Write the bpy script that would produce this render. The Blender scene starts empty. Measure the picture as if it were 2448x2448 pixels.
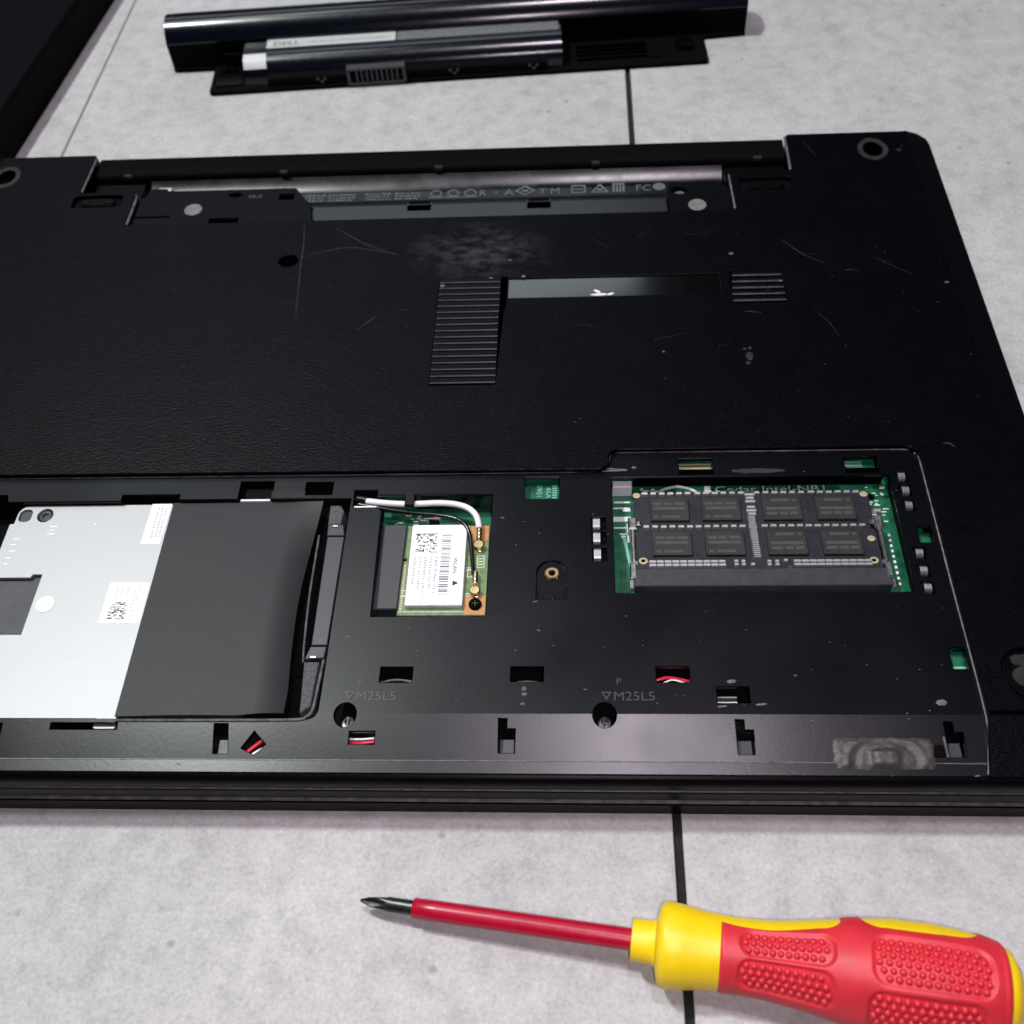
import bpy, bmesh, math, random
from mathutils import Vector, Matrix, noise
from mathutils.geometry import tessellate_polygon

random.seed(7)
scene = bpy.context.scene
C = scene.collection
K = 0.001                                     # all shapes below are written in millimetres

# ------------------------------------------------------------------ camera
cam = bpy.data.cameras.new('camera')
cam_o = bpy.data.objects.new('camera', cam); C.objects.link(cam_o)
cam_o.location = (-0.13709, -0.10403, 0.27229)
cam_o.rotation_euler = (0.642825, 0.054245, 0.029396)
cam.sensor_fit = 'HORIZONTAL'; cam.sensor_width = 36.0; cam.lens = 37.077
cam.clip_start = 0.01; cam.clip_end = 60.0
cam.dof.use_dof = True; cam.dof.focus_distance = 0.30; cam.dof.aperture_fstop = 19.0
scene.camera = cam_o

# ------------------------------------------------------------------ world, lamps and added sheen lights (an indoor close-up)
world = bpy.data.worlds.new('World'); scene.world = world
world.use_nodes = True
bg = world.node_tree.nodes['Background']
bg.inputs['Color'].default_value = (0.92, 0.95, 1.0, 1); bg.inputs['Strength'].default_value = 0.018

def lamp(name, loc, target, sx, sy, watt, col):
    l = bpy.data.lights.new(name, 'AREA'); l.shape = 'RECTANGLE'; l.size = sx; l.size_y = sy
    l.energy = watt; l.color = col
    o = bpy.data.objects.new(name, l); C.objects.link(o); o.location = loc
    o.rotation_euler = (Vector(target) - Vector(loc)).to_track_quat('-Z', 'Y').to_euler()
    return o
lamp('tube_lamp', (-0.80, 0.44, 1.50), (-0.25, 0.12, 0.0), 0.14, 0.05, 21.0, (0.95, 1.0, 0.99))
lamp('ceiling_lamp', (-0.04, 0.18, 1.55), (-0.1, 0.1, 0.0), 0.24, 0.10, 9.2, (1.0, 0.88, 1.0))
lamp('rear_sheen_fill', (-1.0, 2.5, 2.05), (-0.15, 0.15, 0.0), 2.2, 0.55, 7.5, (0.80, 0.91, 1.0))  # unseen area light added behind for sheen on plate and left panel
lamp('tray_sheen_fill', (-0.66, 0.86, 1.50), (-0.2, 0.1, 0.0), 0.45, 0.25, 2.2, (0.93, 0.98, 1.0))  # added fill without a known source, gives the left tray its sheen
lamp('phone_lamp', (-0.128, -0.118, 0.285), (-0.13, 0.1, 0.0), 0.006, 0.006, 0.44, (1.0, 0.86, 0.93))

vs = scene.view_settings
vs.view_transform = 'Standard'; vs.look = 'None'; vs.exposure = 0.0; vs.gamma = 1.0
vs.use_curve_mapping = False

# ------------------------------------------------------------------ materials
MATS = {}
def new_mat(name):
    m = bpy.data.materials.new(name); m.use_nodes = True
    nt = m.node_tree; b = nt.nodes['Principled BSDF']
    MATS[name] = m
    return m, nt, b
def noise_node(nt, scale, detail=3, rough=0.55, coord=None, stretch=None):
    if coord is None:
        tc = nt.nodes.new('ShaderNodeTexCoord'); coord = tc.outputs['Object']
    if stretch:
        mp = nt.nodes.new('ShaderNodeMapping'); mp.inputs['Scale'].default_value = stretch
        nt.links.new(coord, mp.inputs['Vector']); coord = mp.outputs['Vector']
    n = nt.nodes.new('ShaderNodeTexNoise'); n.inputs['Scale'].default_value = scale
    n.inputs['Detail'].default_value = detail; n.inputs['Roughness'].default_value = rough
    nt.links.new(coord, n.inputs['Vector'])
    return n
def ramp(nt, src, stops):
    r = nt.nodes.new('ShaderNodeValToRGB'); e = r.color_ramp.elements
    while len(e) > 1: e.remove(e[-1])
    e[0].position, e[0].color = stops[0][0], (*stops[0][1], 1)
    for p, c in stops[1:]:
        k = e.new(p); k.color = (*c, 1)
    nt.links.new(src, r.inputs['Fac'])
    return r
def g(v): return (v, v, v)
def simple(name, col, rough=0.5, metal=0.0, var=0.12, scale=400, bump=0.0, bscale=1500, spec=0.5, coat=0.0, rvar=0.1, stretch=None):
    """a plain material with slight procedural colour, gloss and relief variation"""
    m, nt, b = new_mat(name)
    n = noise_node(nt, scale, 4)
    lo = tuple(max(0, c * (1 - var)) for c in col); hi = tuple(min(1, c * (1 + var)) for c in col)
    r = ramp(nt, n.outputs['Fac'], [(0.3, lo), (0.7, hi)])
    nt.links.new(r.outputs['Color'], b.inputs['Base Color'])
    rr_ = ramp(nt, n.outputs['Fac'], [(0.3, g(max(0.02, rough * (1 - rvar)))), (0.7, g(min(1, rough * (1 + rvar))))])
    nt.links.new(rr_.outputs['Color'], b.inputs['Roughness'])
    b.inputs['Metallic'].default_value = metal
    b.inputs['Specular IOR Level'].default_value = spec
    b.inputs['Coat Weight'].default_value = coat
    if bump:
        nb = noise_node(nt, bscale, 3, stretch=stretch)
        bp = nt.nodes.new('ShaderNodeBump'); bp.inputs['Strength'].default_value = bump; bp.inputs['Distance'].default_value = 0.0002
        nt.links.new(nb.outputs['Fac'], bp.inputs['Height']); nt.links.new(bp.outputs['Normal'], b.inputs['Normal'])
    return m

def tile_material():
    m, nt, b = new_mat('concrete_tile')
    big = noise_node(nt, 14, 5, 0.6)
    mid = noise_node(nt, 130, 7, 0.7)
    fine = noise_node(nt, 900, 3, 0.6)
    a = ramp(nt, big.outputs['Fac'], [(0.28, (0.370, 0.368, 0.366)), (0.72, (0.448, 0.447, 0.444))])
    c = ramp(nt, mid.outputs['Fac'], [(0.30, g(0.81)), (0.50, g(1.0)), (0.70, g(1.11))])
    d = ramp(nt, fine.outputs['Fac'], [(0.28, g(0.82)), (0.46, g(0.97)), (0.60, g(1.03)), (0.74, g(1.18))])
    mx = nt.nodes.new('ShaderNodeMix'); mx.data_type = 'RGBA'; mx.blend_type = 'MULTIPLY'; mx.inputs['Factor'].default_value = 1
    nt.links.new(a.outputs['Color'], mx.inputs[6]); nt.links.new(c.outputs['Color'], mx.inputs[7])
    my = nt.nodes.new('ShaderNodeMix'); my.data_type = 'RGBA'; my.blend_type = 'MULTIPLY'; my.inputs['Factor'].default_value = 1
    nt.links.new(mx.outputs[2], my.inputs[6]); nt.links.new(d.outputs['Color'], my.inputs[7])
    # sparse darker stains
    st = noise_node(nt, 33, 2, 0.5)
    s = ramp(nt, st.outputs['Fac'], [(0.22, g(0.84)), (0.34, g(1.0))])
    mz = nt.nodes.new('ShaderNodeMix'); mz.data_type = 'RGBA'; mz.blend_type = 'MULTIPLY'; mz.inputs['Factor'].default_value = 1
    nt.links.new(my.outputs[2], mz.inputs[6]); nt.links.new(s.outputs['Color'], mz.inputs[7])
    # a few small dark pores and flecks
    tcv = nt.nodes.new('ShaderNodeTexCoord'); vo = nt.nodes.new('ShaderNodeTexVoronoi'); vo.inputs['Scale'].default_value = 120
    nt.links.new(tcv.outputs['Object'], vo.inputs['Vector'])
    sep = nt.nodes.new('ShaderNodeSeparateColor'); nt.links.new(vo.outputs['Color'], sep.inputs['Color'])
    rar = nt.nodes.new('ShaderNodeMath'); rar.operation = 'GREATER_THAN'; rar.inputs[1].default_value = 0.93; nt.links.new(sep.outputs[0], rar.inputs[0])
    near = ramp(nt, vo.outputs['Distance'], [(0.06, g(0.5)), (0.17, g(0.0))])
    pm_ = nt.nodes.new('ShaderNodeMath'); pm_.operation = 'MULTIPLY'; nt.links.new(rar.outputs[0], pm_.inputs[0]); nt.links.new(near.outputs['Color'], pm_.inputs[1])
    mw = nt.nodes.new('ShaderNodeMix'); mw.data_type = 'RGBA'; nt.links.new(pm_.outputs[0], mw.inputs['Factor']); nt.links.new(mz.outputs[2], mw.inputs[6]); mw.inputs[7].default_value = (0.10, 0.10, 0.105, 1)
    nt.links.new(mw.outputs[2], b.inputs['Base Color'])
    b.inputs['Roughness'].default_value = 0.62
    b.inputs['Specular IOR Level'].default_value = 0.35
    bp = nt.nodes.new('ShaderNodeBump'); bp.inputs['Strength'].default_value = 0.35; bp.inputs['Distance'].default_value = 0.0003
    nt.links.new(fine.outputs['Fac'], bp.inputs['Height']); nt.links.new(bp.outputs['Normal'], b.inputs['Normal'])
    return m

def panel_material(cx, cy):
    """grained black plastic; a dusty scuffed patch sits behind the ribbed vent"""
    m, nt, b = new_mat('grained_plastic')
    tc = nt.nodes.new('ShaderNodeTexCoord')
    base = noise_node(nt, 120, 5, 0.6, tc.outputs['Object'])
    col = ramp(nt, base.outputs['Fac'], [(0.3, (0.0004, 0.0005, 0.0013)), (0.7, (0.0009, 0.0011, 0.0026))])
    # scuff mask: soft ellipse times broken noise
    mp = nt.nodes.new('ShaderNodeMapping'); mp.vector_type = 'TEXTURE'
    mp.inputs['Location'].default_value = ((-172 - cx) * K, (200 - cy) * K, 0)
    mp.inputs['Scale'].default_value = (0.030, 0.020, 0.02)
    nt.links.new(tc.outputs['Object'], mp.inputs['Vector'])
    gr = nt.nodes.new('ShaderNodeTexGradient'); gr.gradient_type = 'SPHERICAL'
    nt.links.new(mp.outputs['Vector'], gr.inputs['Vector'])
    n1 = noise_node(nt, 260, 6, 0.72, tc.outputs['Object'], (0.6, 1.1, 1))
    r1 = ramp(nt, n1.outputs['Fac'], [(0.42, g(0)), (0.74, g(1))])
    mu = nt.nodes.new('ShaderNodeMath'); mu.operation = 'MULTIPLY'
    nt.links.new(gr.outputs['Fac'], mu.inputs[0]); nt.links.new(r1.outputs['Color'], mu.inputs[1])
    # faint dusty haze all over
    n2 = noise_node(nt, 45, 6, 0.7, tc.outputs['Object'])
    r2 = ramp(nt, n2.outputs['Fac'], [(0.5, g(0)), (0.8, g(0.02))])
    ad = nt.nodes.new('ShaderNodeMath'); ad.operation = 'ADD'
    nt.links.new(mu.outputs[0], ad.inputs[0]); nt.links.new(r2.outputs['Color'], ad.inputs[1])
    mx = nt.nodes.new('ShaderNodeMix'); mx.data_type = 'RGBA'
    nt.links.new(ad.outputs[0], mx.inputs['Factor']); nt.links.new(col.outputs['Color'], mx.inputs[6])
    mx.inputs[7].default_value = (0.075, 0.075, 0.082, 1)
    nt.links.new(mx.outputs[2], b.inputs['Base Color'])
    b.inputs['Roughness'].default_value = 0.37
    b.inputs['Specular IOR Level'].default_value = 0.085
    nb = noise_node(nt, 1500, 2, 0.5, tc.outputs['Object'], (0.5, 1.3, 1))
    bp = nt.nodes.new('ShaderNodeBump'); bp.inputs['Strength'].default_value = 0.62; bp.inputs['Distance'].default_value = 0.00022
    nt.links.new(nb.outputs['Fac'], bp.inputs['Height']); nt.links.new(bp.outputs['Normal'], b.inputs['Normal'])
    return m

def board_material(name, lo, hi, scale=260):
    m, nt, b = new_mat(name)
    tc = nt.nodes.new('ShaderNodeTexCoord')
    v = nt.nodes.new('ShaderNodeTexVoronoi'); v.distance = 'CHEBYCHEV'; v.inputs['Scale'].default_value = scale
    nt.links.new(tc.outputs['Object'], v.inputs['Vector'])
    r = ramp(nt, v.outputs['Distance'], [(0.1, lo), (0.55, hi)])
    nt.links.new(r.outputs['Color'], b.inputs['Base Color'])
    b.inputs['Roughness'].default_value = 0.35; b.inputs['Specular IOR Level'].default_value = 0.5
    return m

tile_material()
simple('bright_line', (0.13, 0.125, 0.13), 0.4, var=0.5, scale=250)  # pale colour standing in for light caught along the front seams
simple('moulded', (0.014, 0.015, 0.018), 0.45, var=0.5, scale=700)
simple('joint_black', (0.004, 0.004, 0.004), 0.9)
simple('joint_grey', (0.13, 0.125, 0.12), 0.9)
simple('tray_plastic', (0.0008, 0.0010, 0.0026), 0.28, bump=0.05, bscale=900, spec=0.33, rvar=0.09, scale=28)
simple('bay_plastic', (0.0012, 0.0014, 0.0026), 0.38, spec=0.10, bump=0.08, bscale=900)
simple('gloss_black', (0.0008, 0.0010, 0.0022), 0.14, spec=0.55)
simple('pack_black', (0.0008, 0.0020, 0.0060), 0.20, spec=0.55)
simple('slat_plastic', (0.0008, 0.0009, 0.0018), 0.38, spec=0.12)
simple('slat_glint', (0.035, 0.035, 0.040), 0.4, var=0.5, scale=500, spec=0.6)  # pale colour painting the highlight on slat front edges
simple('film_gloss', (0.0012, 0.0016, 0.0028), 0.27, spec=0.40, rvar=0.2, scale=90)
simple('plate_gloss', (0.001, 0.001, 0.0015), 0.11, spec=1.0)
simple('ledge_satin', (0.006, 0.006, 0.008), 0.32, spec=0.75)
simple('void_black', (0.0025, 0.0025, 0.003), 0.9, spec=0.1)
simple('edge_black', (0.0012, 0.0012, 0.0015), 0.36, spec=0.08, bump=0.25, bscale=1000)
simple('matte_black', (0.0010, 0.0010, 0.0013), 0.75, spec=0.06)
simple('drive_metal', (0.350, 0.354, 0.356), 0.55, metal=0.85, var=0.02, bump=0.05, bscale=2400, stretch=(0.12, 2.2, 1), rvar=0.02)
simple('paper_white', (0.80, 0.80, 0.82), 0.6, var=0.03)
simple('sticker_white', (0.55, 0.56, 0.58), 0.5, var=0.08, scale=200)
simple('paper_grey', (0.42, 0.44, 0.42), 0.6, var=0.06)
simple('label_dim', (0.11, 0.115, 0.115), 0.55, var=0.3, scale=500)
simple('ink', (0.02, 0.02, 0.022), 0.7)
simple('ink_faint', (0.25, 0.25, 0.27), 0.7)
simple('mylar', (0.0105, 0.0108, 0.0128), 0.52, rvar=0.02, var=0.03, bump=0.03, bscale=300, spec=0.32)
simple('cutout_grey', (0.045, 0.046, 0.050), 0.6)
simple('connector_grey', (0.025, 0.026, 0.031), 0.45, bump=0.1, bscale=600)
simple('foam_grey', (0.075, 0.075, 0.078), 0.95, bump=0.8, bscale=1600, var=0.4, scale=1200)
simple('spring_steel', (0.34, 0.34, 0.35), 0.42, metal=0.9)
simple('silver', (0.75, 0.75, 0.76), 0.28, metal=1.0)
simple('tin', (0.70, 0.70, 0.71), 0.35, metal=0.8)
simple('gold', (0.80, 0.62, 0.34), 0.28, metal=1.0)
simple('gold_pad', (0.45, 0.40, 0.24), 0.45, metal=0.4)
simple('copper_pad', (0.42, 0.20, 0.07), 0.45, metal=0.25)
board_material('main_board', (0.003, 0.052, 0.026), (0.009, 0.115, 0.056))
board_material('card_board', (0.085, 0.150, 0.055), (0.150, 0.230, 0.095), 500)
simple('ram_board', (0.010, 0.009, 0.015), 0.42, bump=0.05, bscale=1500)
simple('chip_black', (0.0125, 0.0112, 0.0105), 0.5, var=0.15, scale=300)
simple('chip_mark', (0.042, 0.039, 0.036), 0.6, var=0.25, scale=900)
simple('silk_white', (0.55, 0.62, 0.58), 0.6)
simple('silk_pale', (0.42, 0.62, 0.52), 0.6)
simple('silk_green', (0.16, 0.40, 0.30), 0.6)
simple('print_grey', (0.080, 0.098, 0.108), 0.6, var=0.2)
simple('cable_white', (0.78, 0.76, 0.80), 0.35, var=0.03)
simple('cable_black', (0.006, 0.006, 0.006), 0.22)
simple('cable_red', (0.55, 0.01, 0.03), 0.35)
simple('glue', (0.040, 0.034, 0.033), 0.5, var=0.3, scale=160, bump=0.4, bscale=500)
simple('foot_glue', (0.020, 0.0185, 0.0185), 0.6, spec=0.2, var=0.35, scale=300, bump=0.5, bscale=500)
simple('dust', (0.13, 0.13, 0.14), 0.9, var=0.4, scale=300)
simple('scratch', (0.0095, 0.0095, 0.012), 0.7, var=0.6, scale=300)
simple('disc_grey', (0.14, 0.14, 0.132), 0.55, var=0.25, scale=500)
simple('flake_white', (0.82, 0.82, 0.80), 0.6)
simple('yellow_plastic', (0.80, 0.56, 0.004), 0.42, var=0.05)
simple('red_rubber', (0.56, 0.020, 0.034), 0.52, var=0.16, scale=120, bump=0.05, bscale=900)
simple('red_sleeve', (0.36, 0.002, 0.022), 0.30, var=0.06)
simple('dark_steel', (0.065, 0.065, 0.065), 0.35, metal=0.9, var=0.35, scale=500)
simple('case_black', (0.0010, 0.0010, 0.0020), 0.50, bump=0.3, bscale=900, spec=0.06)
simple('rim_worn_glint', (0.085, 0.080, 0.085), 0.55, var=0.6, scale=350)  # pale tone for wear and for highlights painted along rims

# ------------------------------------------------------------------ mesh helpers (all in mm, world coordinates)
WLOC = {}
def link(name, verts, faces, mat, parent=None, smooth=False):
    """one mesh object whose origin sits at the middle of its base; verts are world millimetres"""
    xs = [v[0] for v in verts]; ys = [v[1] for v in verts]; zs = [v[2] for v in verts]
    c = Vector(((min(xs) + max(xs)) / 2, (min(ys) + max(ys)) / 2, min(zs)))
    me = bpy.data.meshes.new(name)
    me.from_pydata([((v[0] - c.x) * K, (v[1] - c.y) * K, (v[2] - c.z) * K) for v in verts], [], faces)
    me.update()
    bm = bmesh.new(); bm.from_mesh(me); bmesh.ops.recalc_face_normals(bm, faces=bm.faces); bm.to_mesh(me); bm.free()
    if smooth:
        for p in me.polygons: p.use_smooth = True
        if smooth != 'full':
            try: me.set_sharp_from_angle(angle=math.radians(40))
            except Exception: pass
    if mat: me.materials.append(MATS[mat])
    o = bpy.data.objects.new(name, me); C.objects.link(o)
    put(o, c, parent)
    return o
def put(o, c, parent):
    WLOC[o] = Vector(c)
    if parent is not None:
        o.parent = parent; o.location = (Vector(c) - WLOC[parent]) * K
    else:
        o.location = Vector(c) * K
def twin(src, parent, dx, dy, dz=0, name=None):
    """another copy of a piece, sharing its mesh, moved by millimetres"""
    o = src.copy(); C.objects.link(o)
    if name: o.name = name
    put(o, WLOC[src] + Vector((dx, dy, dz)), parent)
    return o
def thing(name, label, cat, loc, group=None):
    o = bpy.data.objects.new(name, None); C.objects.link(o); o.empty_display_size = 0.01
    o['label'] = label; o['category'] = cat
    if group: o['group'] = group
    put(o, loc, None)
    return o
def tag(o, label, cat, group=None):
    o['label'] = label; o['category'] = cat
    if group: o['group'] = group
    return o

def area(l): return sum(l[i][0] * l[(i + 1) % len(l)][1] - l[(i + 1) % len(l)][0] * l[i][1] for i in range(len(l))) / 2
def offset(l, d):
    """move a loop to its left by d"""
    out = []; n = len(l)
    for i in range(n):
        p0, p1, p2 = Vector(l[i - 1]), Vector(l[i]), Vector(l[(i + 1) % n])
        a = (p1 - p0); b_ = (p2 - p1)
        if a.length < 1e-6 or b_.length < 1e-6: out.append(tuple(p1)); continue
        a.normalize(); b_.normalize()
        na = Vector((-a.y, a.x)); nb = Vector((-b_.y, b_.x))
        m = na + nb
        if m.length < 1e-4: out.append(tuple(p1 + na * d)); continue
        m.normalize(); s = d / max(0.35, m.dot(na))
        out.append((p1.x + m.x * s, p1.y + m.y * s))
    return out
def plate(outer, holes, z1, t, b=0.2):
    """flat slab with holes; every edge of its top face is chamfered by b"""
    loops = [list(outer) if area(outer) > 0 else list(outer)[::-1]]
    for h in holes: loops.append(list(h) if area(h) < 0 else list(h)[::-1])
    V, F = [], []
    tops = [offset(l, b) if b else l for l in loops]
    idx = []
    for l in tops:
        idx.append(len(V)); V += [(x, y, z1) for x, y in l]
    flat = [Vector((x, y, 0)) for l in tops for x, y in l]
    tri = tessellate_polygon([[Vector((x, y, 0)) for x, y in l] for l in tops])
    F += [tuple(q) for q in tri]
    bot = []
    for l, i0 in zip(loops, idx):
        n = len(l)
        if b:
            m0 = len(V); V += [(x, y, z1 - b) for x, y in l]
            F += [(i0 + k, i0 + (k + 1) % n, m0 + (k + 1) % n, m0 + k) for k in range(n)]
        else: m0 = i0
        b0 = len(V); V += [(x, y, z1 - t) for x, y in l]; bot.append(b0)
        F += [(m0 + k, m0 + (k + 1) % n, b0 + (k + 1) % n, b0 + k) for k in range(n)]
    tri = tessellate_polygon([[Vector((x, y, 0)) for x, y in l] for l in loops])
    mp = []
    for l, b0 in zip(loops, bot): mp += [b0 + k for k in range(len(l))]
    F += [tuple(mp[k] for k in q)[::-1] for q in tri]
    return V, F
def rect(x0, y0, x1, y1, r=0, n=4):
    if r <= 0: return [(x0, y0), (x1, y0), (x1, y1), (x0, y1)]
    out = []
    for cx, cy, a in ((x1 - r, y0 + r, -90), (x1 - r, y1 - r, 0), (x0 + r, y1 - r, 90), (x0 + r, y0 + r, 180)):
        for k in range(n + 1):
            t = math.radians(a + 90 * k / n); out.append((cx + r * math.cos(t), cy + r * math.sin(t)))
    return out
def ell(cx, cy, rx, ry=None, n=28, a0=0):
    ry = ry or rx
    return [(cx + rx * math.cos(a0 + 2 * math.pi * k / n), cy + ry * math.sin(a0 + 2 * math.pi * k / n)) for k in range(n)]
def box(x0, y0, z0, x1, y1, z1, b=0.1, r=0):
    return plate(rect(x0, y0, x1, y1, r), [], z1, z1 - z0, b)
def join(*parts):
    V, F = [], []
    for v, f in parts:
        o = len(V); V += list(v); F += [tuple(i + o for i in q) for q in f]
    return V, F
def extrude_x(profile, x0, x1):
    """closed (y, z) outline pulled along x"""
    n = len(profile)
    V = [(x0, y, z) for y, z in profile] + [(x1, y, z) for y, z in profile]
    F = [(k, (k + 1) % n, n + (k + 1) % n, n + k) for k in range(n)]
    tri = tessellate_polygon([[Vector((y, z, 0)) for y, z in profile]])
    F += [tuple(q) for q in tri] + [tuple(n + i for i in q)[::-1] for q in tri]
    return V, F
def catmull(pts, n=8):
    P = [Vector(p) for p in pts]; P = [P[0] * 2 - P[1]] + P + [P[-1] * 2 - P[-2]]
    out = []
    for i in range(1, len(P) - 2):
        a, b, c, d = P[i - 1:i + 3]
        for k in range(n):
            t = k / n
            out.append(0.5 * ((2 * b) + (c - a) * t + (2 * a - 5 * b + 4 * c - d) * t * t + (3 * b - a - 3 * c + d) * t ** 3))
    out.append(P[-2]); return out
def tube(pts, r, n=10, sm=8):
    P = catmull(pts, sm) if sm else [Vector(p) for p in pts]
    V, F = [], []; up = Vector((0, 0, 1))
    for i, p in enumerate(P):
        d = (P[min(i + 1, len(P) - 1)] - P[max(i - 1, 0)]).normalized()
        s = d.cross(up)
        s = s.normalized() if s.length > 1e-4 else Vector((1, 0, 0))
        u = s.cross(d)
        rr = r(i / (len(P) - 1)) if callable(r) else r
        V += [tuple(p + s * rr * math.cos(2 * math.pi * k / n) + u * rr * math.sin(2 * math.pi * k / n)) for k in range(n)]
    for i in range(len(P) - 1):
        F += [(i * n + k, i * n + (k + 1) % n, (i + 1) * n + (k + 1) % n, (i + 1) * n + k) for k in range(n)]
    F.append(tuple(range(n))[::-1]); F.append(tuple(range((len(P) - 1) * n, len(P) * n)))
    return V, F
def lathe_z(cx, cy, prof, n=24):
    V, F = [], []
    for r, z in prof: V += [(cx + r * math.cos(2 * math.pi * k / n), cy + r * math.sin(2 * math.pi * k / n), z) for k in range(n)]
    for i in range(len(prof) - 1):
        F += [(i * n + k, i * n + (k + 1) % n, (i + 1) * n + (k + 1) % n, (i + 1) * n + k) for k in range(n)]
    F.append(tuple(range(n))[::-1]); F.append(tuple(range((len(prof) - 1) * n, len(prof) * n)))
    return V, F
def ribbon(pts, w, z, sm=8):
    P = catmull([(x, y, 0) for x, y in pts], sm); V, F = [], []
    L = len(P)
    for i, p in enumerate(P):
        d = (P[min(i + 1, L - 1)] - P[max(i - 1, 0)]).normalized(); s = Vector((-d.y, d.x, 0))
        ww = w * (0.25 + 0.75 * math.sin(math.pi * min(1, max(0, i / (L - 1)))) ** 0.6) * (0.7 + 0.6 * random.random())
        V += [tuple(p + s * ww + Vector((0, 0, z))), tuple(p - s * ww + Vector((0, 0, z)))]
    F = [(2 * i, 2 * i + 1, 2 * i + 3, 2 * i + 2) for i in range(L - 1)]
    return V, F
def fold(vf, cuts, fz):
    """cut a flat shape along y = const lines, then bend it: z += fz(y)"""
    V, F = vf
    bm = bmesh.new(); bv = [bm.verts.new(v) for v in V]
    for q in F:
        try: bm.faces.new([bv[i] for i in q])
        except ValueError: pass
    for y in cuts:
        bmesh.ops.bisect_plane(bm, geom=bm.verts[:] + bm.edges[:] + bm.faces[:], plane_co=(0, y, 0), plane_no=(0, 1, 0), dist=1e-5)
    bm.verts.index_update()
    VV = [(v.co.x, v.co.y, v.co.z + fz(v.co.y)) for v in bm.verts]; FF = [tuple(v.index for v in f.verts) for f in bm.faces]
    bm.free(); return VV, FF
def text_mesh(body, size, extrude=0.0):
    """outline of a word in the built-in font as (verts, faces), lower left corner at 0, 0"""
    cu = bpy.data.curves.new('text', 'FONT'); cu.body = body; cu.size = size; cu.extrude = extrude; cu.resolution_u = 3
    o = bpy.data.objects.new('text', cu); C.objects.link(o)
    dg = bpy.context.evaluated_depsgraph_get(); dg.update()
    me = bpy.data.meshes.new_from_object(o.evaluated_get(dg))
    V = [tuple(v.co) for v in me.vertices]; F = [tuple(p.vertices) for p in me.polygons]
    bpy.data.objects.remove(o); bpy.data.curves.remove(cu); bpy.data.meshes.remove(me)
    return V, F
def place(vf, x, y, z, rot=0.0, sx=1.0, sy=1.0):
    c, s = math.cos(rot), math.sin(rot)
    return [(x + c * v[0] * sx - s * v[1] * sy, y + s * v[0] * sx + c * v[1] * sy, z + v[2]) for v in vf[0]], vf[1]

# ------------------------------------------------------------------ the table
V, F = box(-900, -450, -14, 700, 950, -6, 0.5)
table = link('tabletop', V, F, 'joint_black'); table['kind'] = 'structure'; table['label'] = 'grey concrete-look tabletop of long boards with dark joints'
for x0, x1 in ((-880, -622.2), (-621.3, -367.2), (-366.3, -112.65), (-110.25, 144.5), (146.8, 402)):
    V, F = plate(rect(x0, -440, x1, 940, 0.5, 2), [], 0, 5.9, 0.25)
    link('tile', V, F, 'concrete_tile', table)
V, F = box(-367.1, -440, -5.9, -366.4, 940, -0.35, 0); link('joint', V, F, 'joint_grey', table)
V, F = box(-112.6, -440, -5.9, -110.3, 940, -1.6, 0); link('joint', V, F, 'joint_black', table)

# ------------------------------------------------------------------ the laptop, upside down
lap = thing('laptop', 'black laptop lying upside down with its bottom cover removed', 'laptop', (-187, 130, 0))

# lid (underneath)
V, F = plate(rect(-377, -0.4, 1.0, 263, 6), [], 7.0, 6.6, 0.8)
link('lid', V, F, 'edge_black', lap)
# base: inner floor, side walls, front edge
V, F = plate(rect(-376, 1.2, 0.8, 252.5, 5), [], 9.4, 1.6, 0.3); link('base_floor', V, F, 'void_black', lap)
prof = [(1.9, 19.95), (1.1, 19.7), (0.45, 19.0), (0.05, 17.8), (0, 15.3), (0.35, 14.75), (0.9, 14.7), (0.9, 14.35), (0.1, 14.3), (-0.15, 14.0), (-0.2, 13.2), (-0.05, 9.2), (0.25, 8.2), (0.9, 8.0), (0.9, 7.1), (3.2, 7.1), (3.2, 19.2)]
V, F = extrude_x(prof, -376, 1.6); link('front_edge', V, F, 'edge_black', lap, True)
V, F = extrude_x([(0.95, 14.47), (0.0, 14.47), (-0.12, 14.53), (0.0, 14.60), (0.95, 14.60)], -376, 1.4); link('seam_glint', V, F, 'bright_line', lap)  # pale strip imitates light caught on the gap
V, F = extrude_x([(0.95, 7.5), (-0.3, 7.5), (-0.42, 7.57), (-0.3, 7.65), (0.95, 7.65)], -376, 1.4); link('seam_glint', V, F, 'bright_line', lap)  # second painted seam highlight, just above the lid
# right and left side trims: profile in x, z pulled along y
def side_trim(sgn, x_in, x_out):
    prof = [(x_in, 23.85), (x_in + sgn * 0.8, 23.8), (x_out - sgn * 1.2, 20.5), (x_out - sgn * 0.3, 20.05), (x_out, 19.4), (x_out, 14.6), (x_out - sgn * 1.4, 8.2), (x_out - sgn * 3.5, 8.2), (x_out - sgn * 3.5, 19.0), (x_in, 22.0)]
    n = len(prof); ys = [(1.9, 0, -2.6), (17.4, 0, 0), (262.0, 0, 0), (266.0, -0.7, 0), (269.0, -3.2, 0), (270.2, -6.0, -1.0)]
    V, F = [], []
    for y, pull, drop in ys:
        for k, (x, z) in enumerate(prof):
            f = abs((x - x_in) / (x_out - x_in))
            V.append((x + sgn * pull * f, min(y, 266 + 4.2 * f) if y > 262 else y, max(8.2, z + (drop if z > 19 else 0))))
    for i in range(len(ys) - 1):
        F += [(i * n + k, i * n + (k + 1) % n, (i + 1) * n + (k + 1) % n, (i + 1) * n + k) for k in range(n)]
    tri = tessellate_polygon([[Vector((x, z, 0)) for x, z in prof]])
    F += [tuple(q) for q in tri] + [tuple((len(ys) - 1) * n + i for i in q) for q in tri]
    return V, F
V, F = side_trim(1, -8.35, 2.2); link('side_trim', V, F, 'case_black', lap)
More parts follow.
